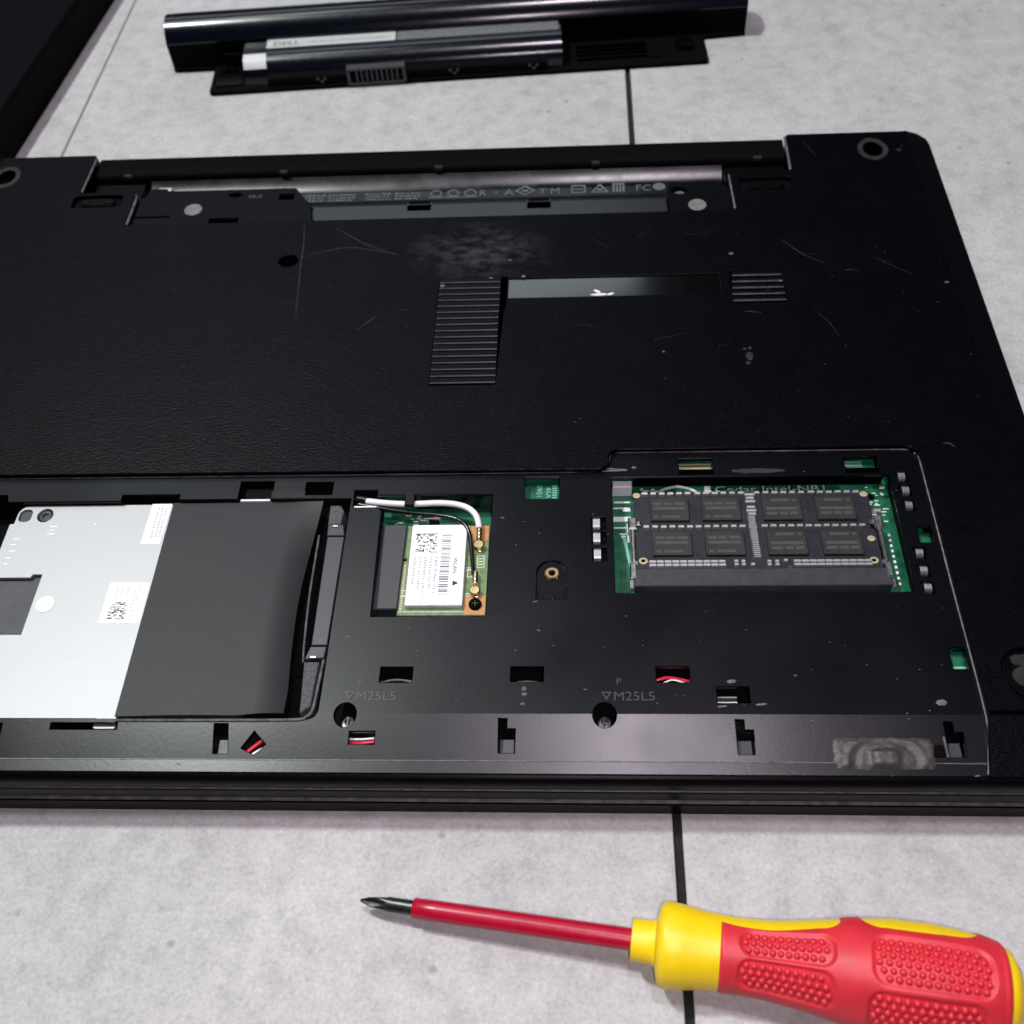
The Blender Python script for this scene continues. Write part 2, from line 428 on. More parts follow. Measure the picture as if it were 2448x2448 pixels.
V, F = side_trim(-1, -371.2, -378); link('side_trim', V, F, 'case_black', lap)
for x0, x1 in ((-371, -331.6), (-53.6, -8.4)):
    V, F = box(x0, 262.5, 8.2, x1, 265.6, 22.5, 0.2); link('rear_wall', V, F, 'edge_black', lap)

# bottom panel (grained) with its openings
def arc(cx, cy, r, a0, a1, n=5): return [(cx + r * math.cos(math.radians(a0 + (a1 - a0) * k / n)), cy + r * math.sin(math.radians(a0 + (a1 - a0) * k / n))) for k in range(n + 1)]
panel_out = [(-371, 266), (-333, 266)] + arc(-332.6, 264.9, 1.1, 90, 0, 3) + [(-331.5, 241.0), (-313.5, 240.8)] + arc(-311.2, 237.8, 2.9, 90, 0, 4) + \
    [(-308.3, 220.2), (-77.2, 220.2), (-77.8, 242.0)] + [(-77.0, 243.1), (-54.3, 243.2), (-53.9, 265.0)] + [(-53.0, 266), (-8.3, 266), (-8.3, 1.8), (-37.0, 1.8), (-36.2, 5), (-34.3, 17), (-34.2, 101.0)] + \
    arc(-38.6, 101.0, 4.4, 0, 90, 6) + arc(-124.0, 102.4, 3.0, 90, 180, 6) + arc(-130.2, 100.9, 3.1, 0, -90, 6) + [(-371, 97.8)]
vent_a = rect(-184.6, 133.6, -163.2, 185.6)
vent_b = rect(-82.9, 170.0, -65.2, 186.4)
panel_holes = [ell(-22.0, 254.7, 3.6, 4.6), ell(-365.5, 252.6, 3.6, 4.6), ell(-241.2, 197.1, 3.5, 3.2), vent_a, vent_b,
               rect(-160.2, 174.8, -86.5, 185.1), rect(-162.7, 168.8, -160.9, 185.4), rect(-333.0, 231.8, -313.6, 239.0, 1.6), rect(-74.6, 231.8, -55.2, 239.0, 1.6),
               rect(-28.0, 20.6, -12.5, 36.0, 6.8, 6), rect(-33.6, 16.9, -9.0, 17.9), ell(-11.8, 255.0, 1.6, 1.8, 16)]
pz = lambda y: 0 if y > 17.4 else -3.75 * (17.4 - y) / 15.6
V, F = fold(plate(panel_out, panel_holes, 24.0, 2.6, 0.28), [17.4, 8.0], pz)
xs = [v[0] for v in V]; ys_ = [v[1] for v in V]
panel_material((min(xs) + max(xs)) / 2, (min(ys_) + max(ys_)) / 2)
panel = link('bottom_panel', V, F, 'grained_plastic', lap)

# ribbed vents
V, F = box(-185.5, 132.5, 19.5, -162.9, 186.5, 20.2, 0); link('vent_floor', V, F, 'void_black', lap)
base_slat = None
for k in range(17):
    y = 134.9 + k * 3.05
    if base_slat is None:
        V, F = extrude_x([(y - 0.2, 21.2), (y - 0.2, 23.55), (y + 0.05, 23.8), (y + 2.0, 23.8), (y + 2.25, 23.55), (y + 2.25, 21.2)], -185.2, -162.8)
        base_slat = link('vent_slat', V, F, 'slat_plastic', lap); base_slat.data.materials.append(MATS['slat_glint']); base_slat.data.polygons[1].material_index = 1  # front chamfer painted pale as if catching light
    else: twin(base_slat, lap, 0, k * 3.05)
V, F = box(-83.4, 169.3, 20.5, -64.8, 187.0, 21.0, 0); link('vent_floor', V, F, 'void_black', lap)
base_slat = None
for k in range(5):
    y = 171.4 + k * 3.2
    if base_slat is None:
        V, F = extrude_x([(y - 0.2, 21.6), (y - 0.2, 23.4), (y + 0.2, 23.8), (y + 1.7, 23.8), (y + 2.0, 23.5), (y + 2.0, 21.6)], -83.2, -65.0)
        base_slat = link('vent_slat', V, F, 'slat_plastic', lap); base_slat.data.materials.append(MATS['slat_glint']); base_slat.data.polygons[1].material_index = 1  # same painted highlight on the front chamfer
    else: twin(base_slat, lap, 0.25 * k, k * 3.2)
# glossy sunken plate between the vents
V, F = plate(rect(-160.5, 174.4, -86.2, 185.5), [], 23.35, 1.6, 0.1); pl = link('sunken_plate', V, F, 'plate_gloss', lap)
V, F = box(-163.0, 168.4, 21.5, -160.6, 185.7, 22.6, 0); link('vent_groove', V, F, 'matte_black', lap)
V, F = box(-34.2, 16.5, 21.9, -8.6, 18.2, 22.7, 0); link('seam_floor', V, F, 'matte_black', lap)
# battery latches
for s, xa in ((-1, -333.0), (1, -74.6)):
    V, F = box(xa - 0.3, 231.4, 20.5, xa + 19.7, 239.4, 22.3, 0); fl = link('latch_recess', V, F, 'matte_black', lap)
    V, F = plate(rect(xa + 3.2, 233.2, xa + 16.6, 237.9, 2.2, 5), [], 23.55, 1.6, 0.45); lt = link('latch', V, F, 'edge_black', lap)
    for dx in (5.6, 14.0):
        V, F = box(xa + dx - 0.9, 234.2, 23.3, xa + dx + 1.2, 235.3, 23.95, 0.3); link('latch_rib', V, F, 'tray_plastic', lt)
# missing rubber feet: rings of old glue
for cx, cy in ((-22.0, 254.7), (-365.5, 252.6)):
    out = [(cx + (x - cx) * (1 + 0.07 * noise.noise(Vector((x * 0.9, y * 0.9, 3)))), cy + (y - cy) * (1 + 0.07 * noise.noise(Vector((x * 0.9, y * 0.9, 9))))) for x, y in ell(cx, cy, 5.7, 7.0, 40)]
    V, F = plate(out, [ell(cx, cy, 3.7, 4.7, 32)], 24.22, 0.5, 0.2); link('foot_glue', V, F, 'foot_glue', lap)
V, F = lathe_z(-11.8, 255.0, [(1.8, 22.4), (1.8, 22.9), (0.8, 23.3), (0.1, 23.3)], 16); link('panel_screw', V, F, 'dark_steel', lap)
# front right foot, worn down to glue
V, F = plate(rect(-28.4, 20.2, -12.1, 36.4, 7, 6), [], 22.6, 0.8, 0); ft = link('foot_recess', V, F, 'edge_black', lap)
V, F = plate(rect(-26.9, 21.8, -13.6, 34.9, 5.6, 6), [rect(-25.9, 22.8, -14.6, 33.9, 4.8, 6)], 23.4, 0.9, 0.25); link('rubber_rim', V, F, 'edge_black', ft)
for cx, cy, rx, ry in ((-21.0, 32.8, 4.2, 1.9), (-21.4, 28.0, 4.0, 3.2)):
    out = [(x + 0.35 * noise.noise(Vector((x, y, 1))), y + 0.35 * noise.noise(Vector((x, y, 5)))) for x, y in ell(cx, cy, rx, ry, 30)]
    V, F = plate(out, [], 23.5, 0.8, 0.3); link('foot_glue', V, F, 'foot_glue', ft)

# ------------------------------------------------------------------ the battery bay at the rear
V, F = extrude_x([(255.4, 9), (255.4, 19.0), (255.7, 20.2), (256.4, 20.9), (258.0, 21.2), (264.6, 21.9), (266.2, 21.5), (266.9, 20.5), (267.2, 17), (267.2, 9)], -330.6, -54.7)
hb = link('hinge_cover', V, F, 'matte_black', lap, True)
for x, y in ((-317.1, 255.4), (-253.0, 255.2), (-190.6, 255.4), (-128.3, 255.4), (-65.3, 255.6)):
    z = 20.7
    V, F = plate(rect(x - 1.7, y - 0.6, x + 1.7, y + 1.1, 0.5, 3), [], z + 0.6, 1.6, 0.3); link('rubber_bump', V, F, 'foot_glue', hb)
trough = [(255.3, 18.2)]
for d in (36, 34, 32, 30, 28, 26, 24, 15, 8, 3): trough.append((trough[-1][0] - 0.75, trough[-1][1] - 0.75 * math.tan(math.radians(d))))
TZ = trough[-1][1]
trough += [(244.0, TZ), (240.5, TZ)] + [(236.5 + 4 * (1 - math.sin(math.radians(d))), TZ + (19.6 - TZ) * (1 - math.cos(math.radians(d)))) for d in (15, 30, 45, 60, 75, 90)] + [(234.0, 19.9), (233.0, 19.9), (233.0, 11.4), (255.3, 11.4)]
V, F = extrude_x(trough, -308.0, -79.0); film = link('bay_film', V, F, 'film_gloss', lap, True)
V, F = plate(rect(-238.2, 219.0, -101.6, 233.2), [rect(-200.6, 229.6, -192.2, 233.9), rect(-154.4, 229.2, -146.3, 233.9)], 20.25, 1.2, 0.45); link('bay_ledge', V, F, 'ledge_satin', lap)
for x0, x1 in ((-200.6, -192.2), (-154.4, -146.3)):
    V, F = join(box(x0, 229.7, 16.0, x1, 230.7, 20.0, 0.2), box(x0, 233.2, 16.0, x1, 235.3, 20.6, 0.3)); cl = link('bay_clip', V, F, 'matte_black', lap)
    V, F = box(x0 + 2.2, 230.9, 16.0, x1 - 2.2, 232.2, 19.4, 0.2); link('clip_tongue', V, F, 'rim_worn_glint', cl)
# left block with its disc and slots
lb = plate([(-308.2, 219.5), (-236.6, 219.5), (-236.8, 224.5), (-238.4, 232.0), (-239.2, 233.5), (-246.0, 243.4), (-297.2, 243.6), (-298.0, 245.2), (-305.0, 245.2), (-305.6, 240.5), (-308.2, 238.5)],
           [rect(-276.8, 221.3, -265.6, 225.4), rect(-306.8, 226.8, -293.2, 227.6), ell(-269.5, 239.8, 2.6, 1.4, 12), rect(-251.5, 236.0, -246.0, 239.5)], 22.0, 4.0, 0.3)
lbo = link('bay_block', *lb, 'bay_plastic', lap)
V, F = lathe_z(-284.4, 230.8, [(3.5, 21.6), (3.5, 22.3), (3.2, 22.5), (0.6, 22.55), (0.01, 22.5)], 30); link('screw_cap', V, F, 'disc_grey', lap)
V, F = place(text_mesh('2X.X', 2.6, 0.05), -264.0, 237.4, 22.05); link('moulded_text', V, F, 'rim_worn_glint', lbo)
V, F = plate(rect(-304.8, 245.4, -298.2, 252.0, 1.2), [], 17.8, 3.5, 0.7); link('bay_tab', V, F, 'tin', lap)
V, F = tube([(-311.6, 240.4, 23.4), (-309.2, 239.4, 23.3), (-308.2, 236.5, 23.3), (-308.0, 228, 23.3), (-308.0, 220.8, 23.3)], 0.55, 8); link('bay_rim', V, F, 'rim_worn_glint', lap, True)
V, F = tube([(-331.2, 264.0, 23.5), (-331.3, 252, 23.5), (-331.4, 241.6, 23.5)], 0.45, 8); link('bay_rim', V, F, 'rim_worn_glint', lap, True)
V, F = tube([(-54.2, 264.6, 23.5), (-54.4, 252, 23.5), (-54.6, 243.6, 23.5)], 0.5, 8); link('bay_rim', V, F, 'rim_worn_glint', lap, True)
V, F = tube([(-77.9, 241.6, 23.3), (-77.7, 232, 23.3), (-77.5, 221.2, 23.3)], 0.5, 8); link('bay_rim', V, F, 'rim_worn_glint', lap, True)
V, F = box(-330.0, 241.4, 16.0, -309.0, 252.6, 19.0, 0.4); link('bay_corner', V, F, 'edge_black', lap)
V, F = box(-78.4, 243.6, 16.0, -55.0, 252.6, 19.0, 0.4); link('bay_corner', V, F, 'edge_black', lap)
# right block
V, F = plate([(-101.4, 219.5), (-77.6, 219.5), (-78.0, 236.0), (-82, 240.5), (-100.6, 240.5), (-101.4, 238)], [ell(-96.9, 235.6, 3.0, 2.2, 18)], 21.8, 4.0, 0.3)
rb = link('bay_block', V, F, 'bay_plastic', lap)
V, F = lathe_z(-96.8, 235.0, [(2.6, 17.5), (2.6, 19.6), (2.2, 20.0), (0.01, 20.0)], 18); link('boss', V, F, 'rim_worn_glint', lap)
V, F = lathe_z(-90.9, 226.0, [(3.35, 21.4), (3.35, 22.1), (3.0, 22.3), (0.6, 22.35), (0.01, 22.3)], 30); link('screw_cap', V, F, 'disc_grey', lap)
# printed approval marks on the bay film
ZP = 14.2
def outline(loop, w): return plate(loop, [offset(loop if area(loop) > 0 else loop[::-1], w)], ZP, 0.04, 0)
marks = []
random.seed(3)
for x0, x1 in ((-246, -236), (-235, -224), (-220, -209.5), (-208, -198)):
    for r in range(3):
        x = x0
        while x < x1 - 0.6:
            w = random.uniform(0.5, 1.6)
            marks.append(box(x, 244.0 + r * 1.7, ZP - 0.04, min(x + w, x1), 244.0 + r * 1.7 + random.uniform(0.6, 1.0), ZP, 0)); x += w + random.uniform(0.25, 0.6)
for cx in (-191.5, -184.7, -177.9):
    marks.append(outline(ell(cx, 247.0, 2.4, 2.2, 20), 0.55)); marks.append(box(cx - 3.0, 244.3, ZP - 0.04, cx + 3.0, 244.9, ZP, 0))
marks.append(place(text_mesh('R', 5.2), -174.6, 245.0, ZP))
marks.append(place(text_mesh('+', 4.0), -168.8, 245.4, ZP))
marks.append(place(text_mesh('A', 5.6), -164.4, 244.9, ZP))
marks.append(outline([(-156.2, 244.4), (-152.2, 247.4), (-156.2, 250.4), (-160.2, 247.4)], 0.6)); marks.append(box(-157.6, 246.8, ZP - 0.04, -154.8, 248.0, ZP, 0))
marks.append(place(text_mesh('T', 5.2), -150.9, 244.9, ZP)); marks.append(place(text_mesh('M', 5.2), -146.4, 244.9, ZP))
marks.append(outline(rect(-138.0, 245.0, -132.4, 249.8), 0.6)); marks.append(box(-136.9, 247.1, ZP - 0.04, -133.5, 247.8, ZP, 0))
marks.append(outline([(-130.4, 245.0), (-123.2, 245.0), (-126.8, 250.4)], 0.65)); marks.append(box(-127.9, 246.2, ZP - 0.04, -125.7, 247.4, ZP, 0))
for k in range(4): marks.append(box(-121.8 + k * 1.3, 245.0, ZP - 0.04, -121.0 + k * 1.3, 250.2, ZP, 0))
marks.append(box(-121.8, 249.6, ZP - 0.03, -117.2, 250.2, ZP + 0.01, 0))
marks.append(place(text_mesh('FC', 5.4), -112.9, 245.3, ZP))
marks.append(plate(ell(-103.6, 247.6, 2.5, 2.2, 20), [], ZP, 0.04, 0))
V, F = join(*marks)
def film_z(y):
    pr = trough[:13]
    for (ya, za), (yb, zb) in zip(pr, pr[1:]):
        if yb <= y <= ya: return zb + (za - zb) * (y - yb) / (ya - yb)
    return TZ
V = [(x, y - 0.3, film_z(y - 0.3) + 0.08 + (z - ZP)) for x, y, z in V]
pm = link('approval_print', V, F, 'print_grey', film); pm['kind'] = 'stuff'

# ------------------------------------------------------------------ the open tray (front half)
def zt(y):
    if y >= 17.8: return 0
    if y >= 5.6: return -2.0 * (17.8 - y) / 12.2
    return -2.0 - 0.12 * (5.6 - y)
tray_out = [(-376, 1.75), (-36.6, 1.75), (-33.6, 18), (-33.4, 106.2), (-127.8, 106.2), (-128.6, 98.7), (-376, 98.7)]
H = {}
H['drive_bay'] = [(-372, 16.3), (-208.4, 16.3)] + arc(-208.2, 19.0, 2.7, -90, 0, 5) + [(-205.4, 34), (-205.3, 88.8), (-229.9, 88.9), (-229.9, 95.8), (-240.2, 95.8), (-240.2, 89.0), (-258.6, 89.0), (-258.6, 91.0), (-276.6, 91.0), (-276.6, 88.7), (-312.4, 88.6), (-313.6, 91.4), (-372, 91.4)]
H['wlan'] = [(-194.6, 47.3), (-162.4, 47.4), (-162.3, 90.2), (-185.8, 90.2), (-185.8, 86.2), (-188.7, 86.2), (-188.9, 90.0), (-197.4, 90.0), (-197.4, 92.0), (-204.4, 92.0), (-204.1, 85.6), (-196.9, 85.7), (-195.4, 83.7)]
H['ram'] = rect(-126.4, 54.8, -44.1, 95.9)
rects = [(-219.7, 90.5, -211.4, 95.3), (-152.6, 88.2, -142.2, 96.4), (-39.8, 71.3, -35.8, 76.8), (-39.3, 31.0, -35.4, 37.1), (-105.9, 96.9, -95.8, 103.0), (-56.4, 96.8, -46.6, 103.3),
         (-190.0, 26.9, -181.4, 31.4), (-154.9, 27.2, -146.3, 31.5), (-116.4, 27.0, -107.8, 31.5), (-101.0, 21.1, -92.7, 25.6), (-196.5, 9.8, -189.9, 13.0), (-276.8, 13.4, -258.8, 15.0)]
lance_l = [(-132.3, 77.1), (-132.3, 71.9), (-132.2, 66.1)]
lance_r = [(-41.5, 93.6), (-41.3, 88.3), (-41.4, 82.8), (-41.7, 66.0), (-41.7, 60.1), (-41.7, 54.4)]
for x, y in lance_l: rects.append((x - 0.35, y - 0.5, x + 3.6, y + 4.1))
for x, y in lance_r: rects.append((x - 0.7, y - 0.35, x + 2.5, y + 3.6))
ell_hole = lambda x, y: [(x, y + 8.8), (x + 2.1, y + 8.7), (x + 2.1, y + 6.1), (x + 4.3, y + 6.1), (x + 4.2, y), (x + 0.15, y)]
tray_holes = list(H.values()) + [rect(*r) for r in rects] + [ell(-198.1, 17.5, 2.9, 3.3, 24), ell(-130.3, 17.6, 3.0, 3.4, 24),
              ell_hole(-157.7, 7.7), ell_hole(-97.0, 7.6), ell_hole(-45.0, 7.2), [(-232.6, 14.9), (-229.0, 14.9), (-228.0, 7.2), (-231.8, 7.2)], rect(-295.0, 7.4, -290.2, 14.8),
              [(-221.7, 12.9), (-218.3, 9.6), (-221.0, 6.9), (-224.5, 8.6)],
              [(-148.5, 52.6), (-140.1, 52.6)] + arc(-144.3, 61.6, 4.2, 0, 180, 10)]
V, F = fold(plate(tray_out, tray_holes, 22.0, 1.05, 0.24), [17.8, 17.3, 5.6], lambda y: zt(y))
tray = link('tray', V, F, 'tray_plastic', lap)
# worn step running round the tray, its rim highlight painted pale as well
step = [(-371, 98.0, 22.25), (-250, 97.9, 22.25), (-131.5, 98.1, 22.3), (-128.3, 99.3, 22.3), (-127.2, 101.8, 22.3), (-126.4, 104.4, 22.3), (-124.0, 105.5, 22.25), (-80, 105.4, 22.25), (-38.5, 105.3, 22.3), (-35.2, 103.7, 22.3), (-34.3, 100.5, 22.3), (-34.4, 60, 22.3), (-34.4, 18.2, 22.3), (-35.6, 8.0, 20.9), (-36.6, 2.6, 20.1)]
V, F = tube(step, lambda t: 0.30 + 0.12 * noise.noise(Vector((t * 160, 0, 0))), 8, 30); link('tray_rim', V, F, 'rim_worn_glint', lap, True)
V, F = tube([(-376, 5.55, 20.02), (-200, 5.6, 20.03), (-76, 5.6, 20.03), (-36.2, 5.55, 20.02)], lambda t: 0.13 + 0.05 * noise.noise(Vector((t * 90, 3, 0))), 6, 24); link('ledge_line', V, F, 'bright_line', lap)
for x, y in ((-157.5, 7.8), (-96.8, 7.7), (-44.9, 7.3), (-231.6, 7.4)):
    V, F = box(x, y - 0.4, 16.0, x + 3.9, y + 4.6, 18.2, 0.2); link('catch', V, F, 'connector_grey', lap)
# everything dark below the openings
V, F = box(-375, 3.4, 9.4, -36.6, 34, 10.0, 0); link('cavity_floor', V, F, 'void_black', lap)
V, F = box(-375, 35.0, 9.4, -206, 96, 10.0, 0); link('cavity_floor', V, F, 'void_black', lap)
# rear wall of the memory well, and an inner slope at its right
V, F = box(-119.6, 99.35, 12.8, -44.0, 99.55, 20.9, 0); link('well_wall', V, F, 'matte_black', lap)
V, F = ([(-43.9, 54.2, 20.9), (-43.9, 96.0, 20.9), (-42.6, 96.0, 13.8), (-42.6, 54.2, 13.8), (-41.9, 54.2, 20.9), (-41.9, 96.0, 20.9)], [(0, 1, 2, 3), (4, 5, 1, 0), (4, 3, 2, 5), (0, 3, 4), (1, 5, 2)]); link('well_wall', V, F, 'matte_black', lap)
V, F = box(-161.9, 46.9, 10.1, -161.2, 90.4, 20.9, 0); link('well_wall', V, F, 'matte_black', lap)
V, F = box(-186.0, 90.6, 14.0, -162.0, 91.4, 20.9, 0); link('well_wall', V, F, 'gloss_black', lap)
# screw bosses on the crest
for cx, cy in ((-198.1, 17.5), (-130.3, 17.6)):
    V, F = join(lathe_z(cx, cy - 0.4, [(2.1, 15.5), (2.1, 17.2), (1.7, 17.9), (0.9, 18.0), (0.8, 17.2), (0.01, 17.2)], 20), box(cx - 0.2, cy - 2.0, 17.6, cx + 0.2, cy + 1.2, 18.05, 0)); link('case_screw', V, F, 'dark_steel', lap, True)
# moulded lettering, paler than the tray to imitate light on its edges
for body, x, y, sz in (('P', -195.9, 25.5, 2.9), ('M25L5', -196.0, 21.5, 3.7), ('P', -127.1, 26.1, 2.9), ('M25L5', -128.0, 21.6, 3.7)):
    V, F = place(text_mesh(body, sz, 0.06), x, y, 22.04, 0, 0.95 if body == 'P' else 1.08, 1.0); link('moulded_text', V, F, 'moulded', tray)
for x in (-198.9, -131.0):
    V, F = place((lambda l: plate(l, [offset(l, 0.35)], 0.12, 0.14, 0))([(-1.4, 2.4), (0, 0), (1.4, 2.4)][::1]), x + 1.3, 21.7, 22.0); link('moulded_text', V, F, 'moulded', tray)
# brass insert in its sunken seat
V, F = plate([(-148.7, 52.3), (-139.9, 52.3)] + arc(-144.3, 61.6, 4.4, 0, 180, 12), [ell(-144.2, 61.6, 1.9, 1.9, 20)], 21.35, 1.0, 0.1); seat = link('boss_seat', V, F, 'tray_plastic', lap)
V, F = plate([(-144.2 + (2.15 + 0.14 * (-1) ** k) * math.cos(math.pi * k / 16), 61.6 + (2.0 + 0.13 * (-1) ** k) * math.sin(math.pi * k / 16)) for k in range(32)], [ell(-144.2, 61.6, 0.85, 0.85, 16)], 22.0, 2.2, 0.25); link('brass_insert', V, F, 'gold', lap)
V, F = box(-148.0, 52.9, 21.35, -140.6, 55.8, 21.6, 0.15); link('boss_step', V, F, 'tray_plastic', seat)
# silver contact springs standing in their slots
def spring(x, y, w, d):
    prof = [(y, 20.4), (y, 21.6), (y + 0.4, 22.25), (y + 1.0, 22.6), (y + d - 1.0, 22.75), (y + d - 0.3, 22.4), (y + d, 21.2), (y + d, 20.4)]
    return extrude_x(prof, x, x + w)
for x, y in lance_l: V, F = spring(x, y - 0.3, 2.0, 4.0); link('contact_spring', V, F, 'spring_steel', lap)
for x, y in lance_r: V, F = spring(x - 0.3, y - 0.1, 2.0, 3.3); link('contact_spring', V, F, 'silver', lap)
for x0, y0, x1, y1 in ((-133.4, 64.6, -128.2, 82.4), (-42.5, 81.2, -38.4, 98.4), (-42.6, 53.0, -38.6, 70.4)):
    V, F = box(x0, y0, 17.0, x1, y1, 19.6, 0); link('slot_shade', V, F, 'void_black', lap)  # added black blocks hide the board and stand in for slot shade
# glue pad with a round post near the front right
gp = []
nx, ny = 60, 22
V, F = [], []
for j in range(ny + 1):
    for i in range(nx + 1):
        u, v = i / nx, j / ny
        cu, cv = 2 * u - 1, 2 * v - 1
        sq = 1 - 0.05 * (cu * cu * cv * cv) ** 2
        x = -60.9 + cu * 12.4 * sq + 0.55 * noise.noise(Vector((y_ := v * 6, 2 + cu, 0))) * abs(cu) ** 3; y = 7.95 + cv * 3.9 * sq + 0.35 * noise.noise(Vector((u * 14, 7 + cv, 0))) * abs(cv) ** 3
        e = min(u, 1 - u) * nx * 0.4; e2 = min(v, 1 - v) * ny * 0.35; ed = min(1, e, e2)
        rr_ = math.hypot((x + 60.6) / 1.5, (y - 6.0))
        zz = 22 + zt(y) + 0.02 + ed * (0.42 + 0.16 * noise.noise(Vector((x * 0.5, y * 1.2, 0))) + 0.12 * noise.noise(Vector((x * 1.6, y * 2.0, 4))) - 0.30 * math.exp(-((rr_ - 5.0) / 0.6) ** 2) + 0.25 * math.exp(-((rr_ - 6.4) / 0.5) ** 2) + 1.1 * math.exp(-((x + 60.6) / 3.4) ** 6 - ((y - 6.2) / 2.5) ** 6))
        V.append((x, y, zz))
for j in range(ny):
    for i in range(nx):
        a = j * (nx + 1) + i; F.append((a, a + 1, a + nx + 2, a + nx + 1))
glue = link('glue_pad', V, F, 'glue', lap, 'full')
V, F = box(-48.8, 7.0, 18.9, -45.6, 12.0, 20.75, 0.2); link('glue_recess', V, F, 'matte_black', lap)
V, F = box(-45.9, 6.7, 19.4, -45.4, 12.2, 21.35, 0.12); link('glue_recess', V, F, 'rim_worn_glint', lap)
# wiring glimpsed through the openings
for pts, r, m, nm in (([(-198.5, 11.4, 18.2), (-194.5, 10.9, 18.8), (-190, 11.6, 18.3), (-187, 13, 17.5)], 0.42, 'cable_red', 'red_wire'), ([(-198.5, 12.4, 18.0), (-194, 12.0, 18.6), (-190, 12.6, 18.2), (-187, 13.6, 17.4)], 0.3, 'cable_white', 'white_wire'), ([(-198, 10.2, 18.0), (-194, 9.9, 18.6), (-189, 10.3, 18.0)], 0.3, 'cable_white', 'white_wire'),
                  ([(-226, 5.6, 18.4), (-222.4, 9.0, 19.0), (-219.0, 12.2, 18.6), (-216, 14, 17.6)], 0.48, 'cable_red', 'red_wire'), ([(-224.5, 4.6, 18.2), (-222.4, 7.0, 18.8), (-220.4, 8.6, 18.8), (-217, 11.4, 17.6)], 0.32, 'cable_white', 'white_wire'),
                  ([(-120, 28.6, 17.4), (-115.5, 29.6, 18.4), (-112.4, 30.2, 18.2), (-106, 29.4, 17)], 0.45, 'cable_red', 'red_wire'), ([(-114.5, 28.6, 18.2), (-111.6, 29.5, 18.3), (-106.5, 28.0, 17.8)], 0.22, 'cable_white', 'white_wire'),
                  ([(-192, 28.4, 18.2), (-186, 29.3, 18.7), (-180, 28.6, 18.2)], 0.3, 'dust', 'grey_wire'), ([(-156, 28.4, 18.4), (-150.5, 28.9, 18.6), (-145, 28.4, 18.2)], 0.22, 'dust', 'grey_wire')):
    V, F = tube(pts, r, 8, 6); link(nm, V, F, m, lap, True)
V, F = join(box(-100.6, 22.6, 17.0, -95.4, 23.2, 18.4, 0.1), box(-100.6, 24.2, 17.0, -95.4, 24.5, 18.6, 0.1)); link('metal_strip', V, F, 'tin', lap)
# smudged plates and ends in the rear row of openings
V, F = box(-240.6, 88.2, 17.0, -231.0, 97, 18.9, 0.2); link('foam_block', V, F, 'case_black', lap)
V, F = box(-239.8, 89.3, 17.8, -230.6, 90.0, 20.7, 0.1); link('white_edge', V, F, 'cable_white', lap)
V, F = box(-232.8, 95.4, 15.0, -229.6, 97.2, 17.2, 0.1); link('green_corner', V, F, 'main_board', lap)
V, F = plate([(-230.0 + 10.4 * k / 16, 89.2 + 0.2 * math.sin(k)) for k in range(17)] + [(-219.6 - 10.4 * k / 12, 92.0 + 0.6 * noise.noise(Vector((k * 0.9, 0, 0)))) for k in range(13)], [], 22.12, 0.3, 0.1); link('glue_smear', V, F, 'foot_glue', lap)
V, F = box(-219.5, 90.2, 19.0, -211.5, 91.6, 20.6, 0.2); link('metal_strip', V, F, 'connector_grey', lap)
V, F = box(-204.3, 85.8, 18.6, -197.2, 86.6, 21.3, 0.15); link('cable_guide', V, F, 'cable_white', lap)
V, F = tube([(-204.3, 90.6, 19.4), (-202.8, 90.3, 19.6), (-200.8, 89.6, 19.8)], 1.25, 10, 5); link('cable_boot', V, F, 'cable_black', lap, True)
out = [(x + 0.4 * noise.noise(Vector((x * 0.7, y, 3))), y + 0.4 * noise.noise(Vector((x, y * 0.7, 8)))) for x, y in ell(-82.4, 97.9, 8.2, 0.9, 36)]
V, F = plate(out, [], 22.1, 0.3, 0.1); link('glue_smear', V, F, 'scratch', lap)

# ---- main board under the tray
V, F = box(-196.5, 38.5, 11.8, -34.8, 104.6, 13.0, 0.1)
board = link('main_board', V, F, 'main_board', lap)
V, F = box(-42, 30.0, 17.5, -34.6, 38.0, 18.6, 0.1); link('side_board', V, F, 'main_board', lap)
V, F = box(-39.6, 29.5, 18.6, -34.8, 33.3, 18.8, 0.05); link('green_pad', V, F, 'silk_green', lap)
for x0, y0, x1, y1 in ((-106.4, 99.65, -95.2, 105.4), (-57.0, 99.65, -46.2, 105.4), (-40.4, 70.7, -35.0, 77.4), (-153.2, 87.6, -141.6, 97.0)):
    V, F = box(x0, y0, 16.6, x1, y1, 17.8, 0.1); link('board_window', V, F, 'main_board', lap)
V, F = join(box(-106.0, 103.6, 17.8, -95.6, 104.1, 18.2, 0.05), box(-106.0, 101.9, 17.8, -95.6, 102.8, 18.2, 0.05)); link('solder_bar', V, F, 'gold_pad', lap)
V, F = place(text_mesh('SS2', 3.2), -104.2, 100.3, 17.86, 0, 1.2, 0.7); link('board_print', V, F, 'silk_green', lap)
V, F = join(*[box(-56.2, 101.2 + k * 1.25, 17.8, -50.0, 102.0 + k * 1.25, 17.95, 0.02) for k in range(3)], box(-50, 100.4, 17.8, -47.4, 101.0, 18.1, 0.05)); link('board_print', V, F, 'silk_green', lap)
V, F = join(place(text_mesh('0901', 2.5), -149.2, 96.6, 17.86, -math.pi / 2), place(text_mesh('46A', 2.5), -146.4, 95.6, 17.86, -math.pi / 2), *[box(-144.4, 89.6 + k * 0.9, 17.8, -143.0, 90.1 + k * 0.9, 17.9, 0) for k in range(8)]); link('board_print', V, F, 'silk_green', lap)
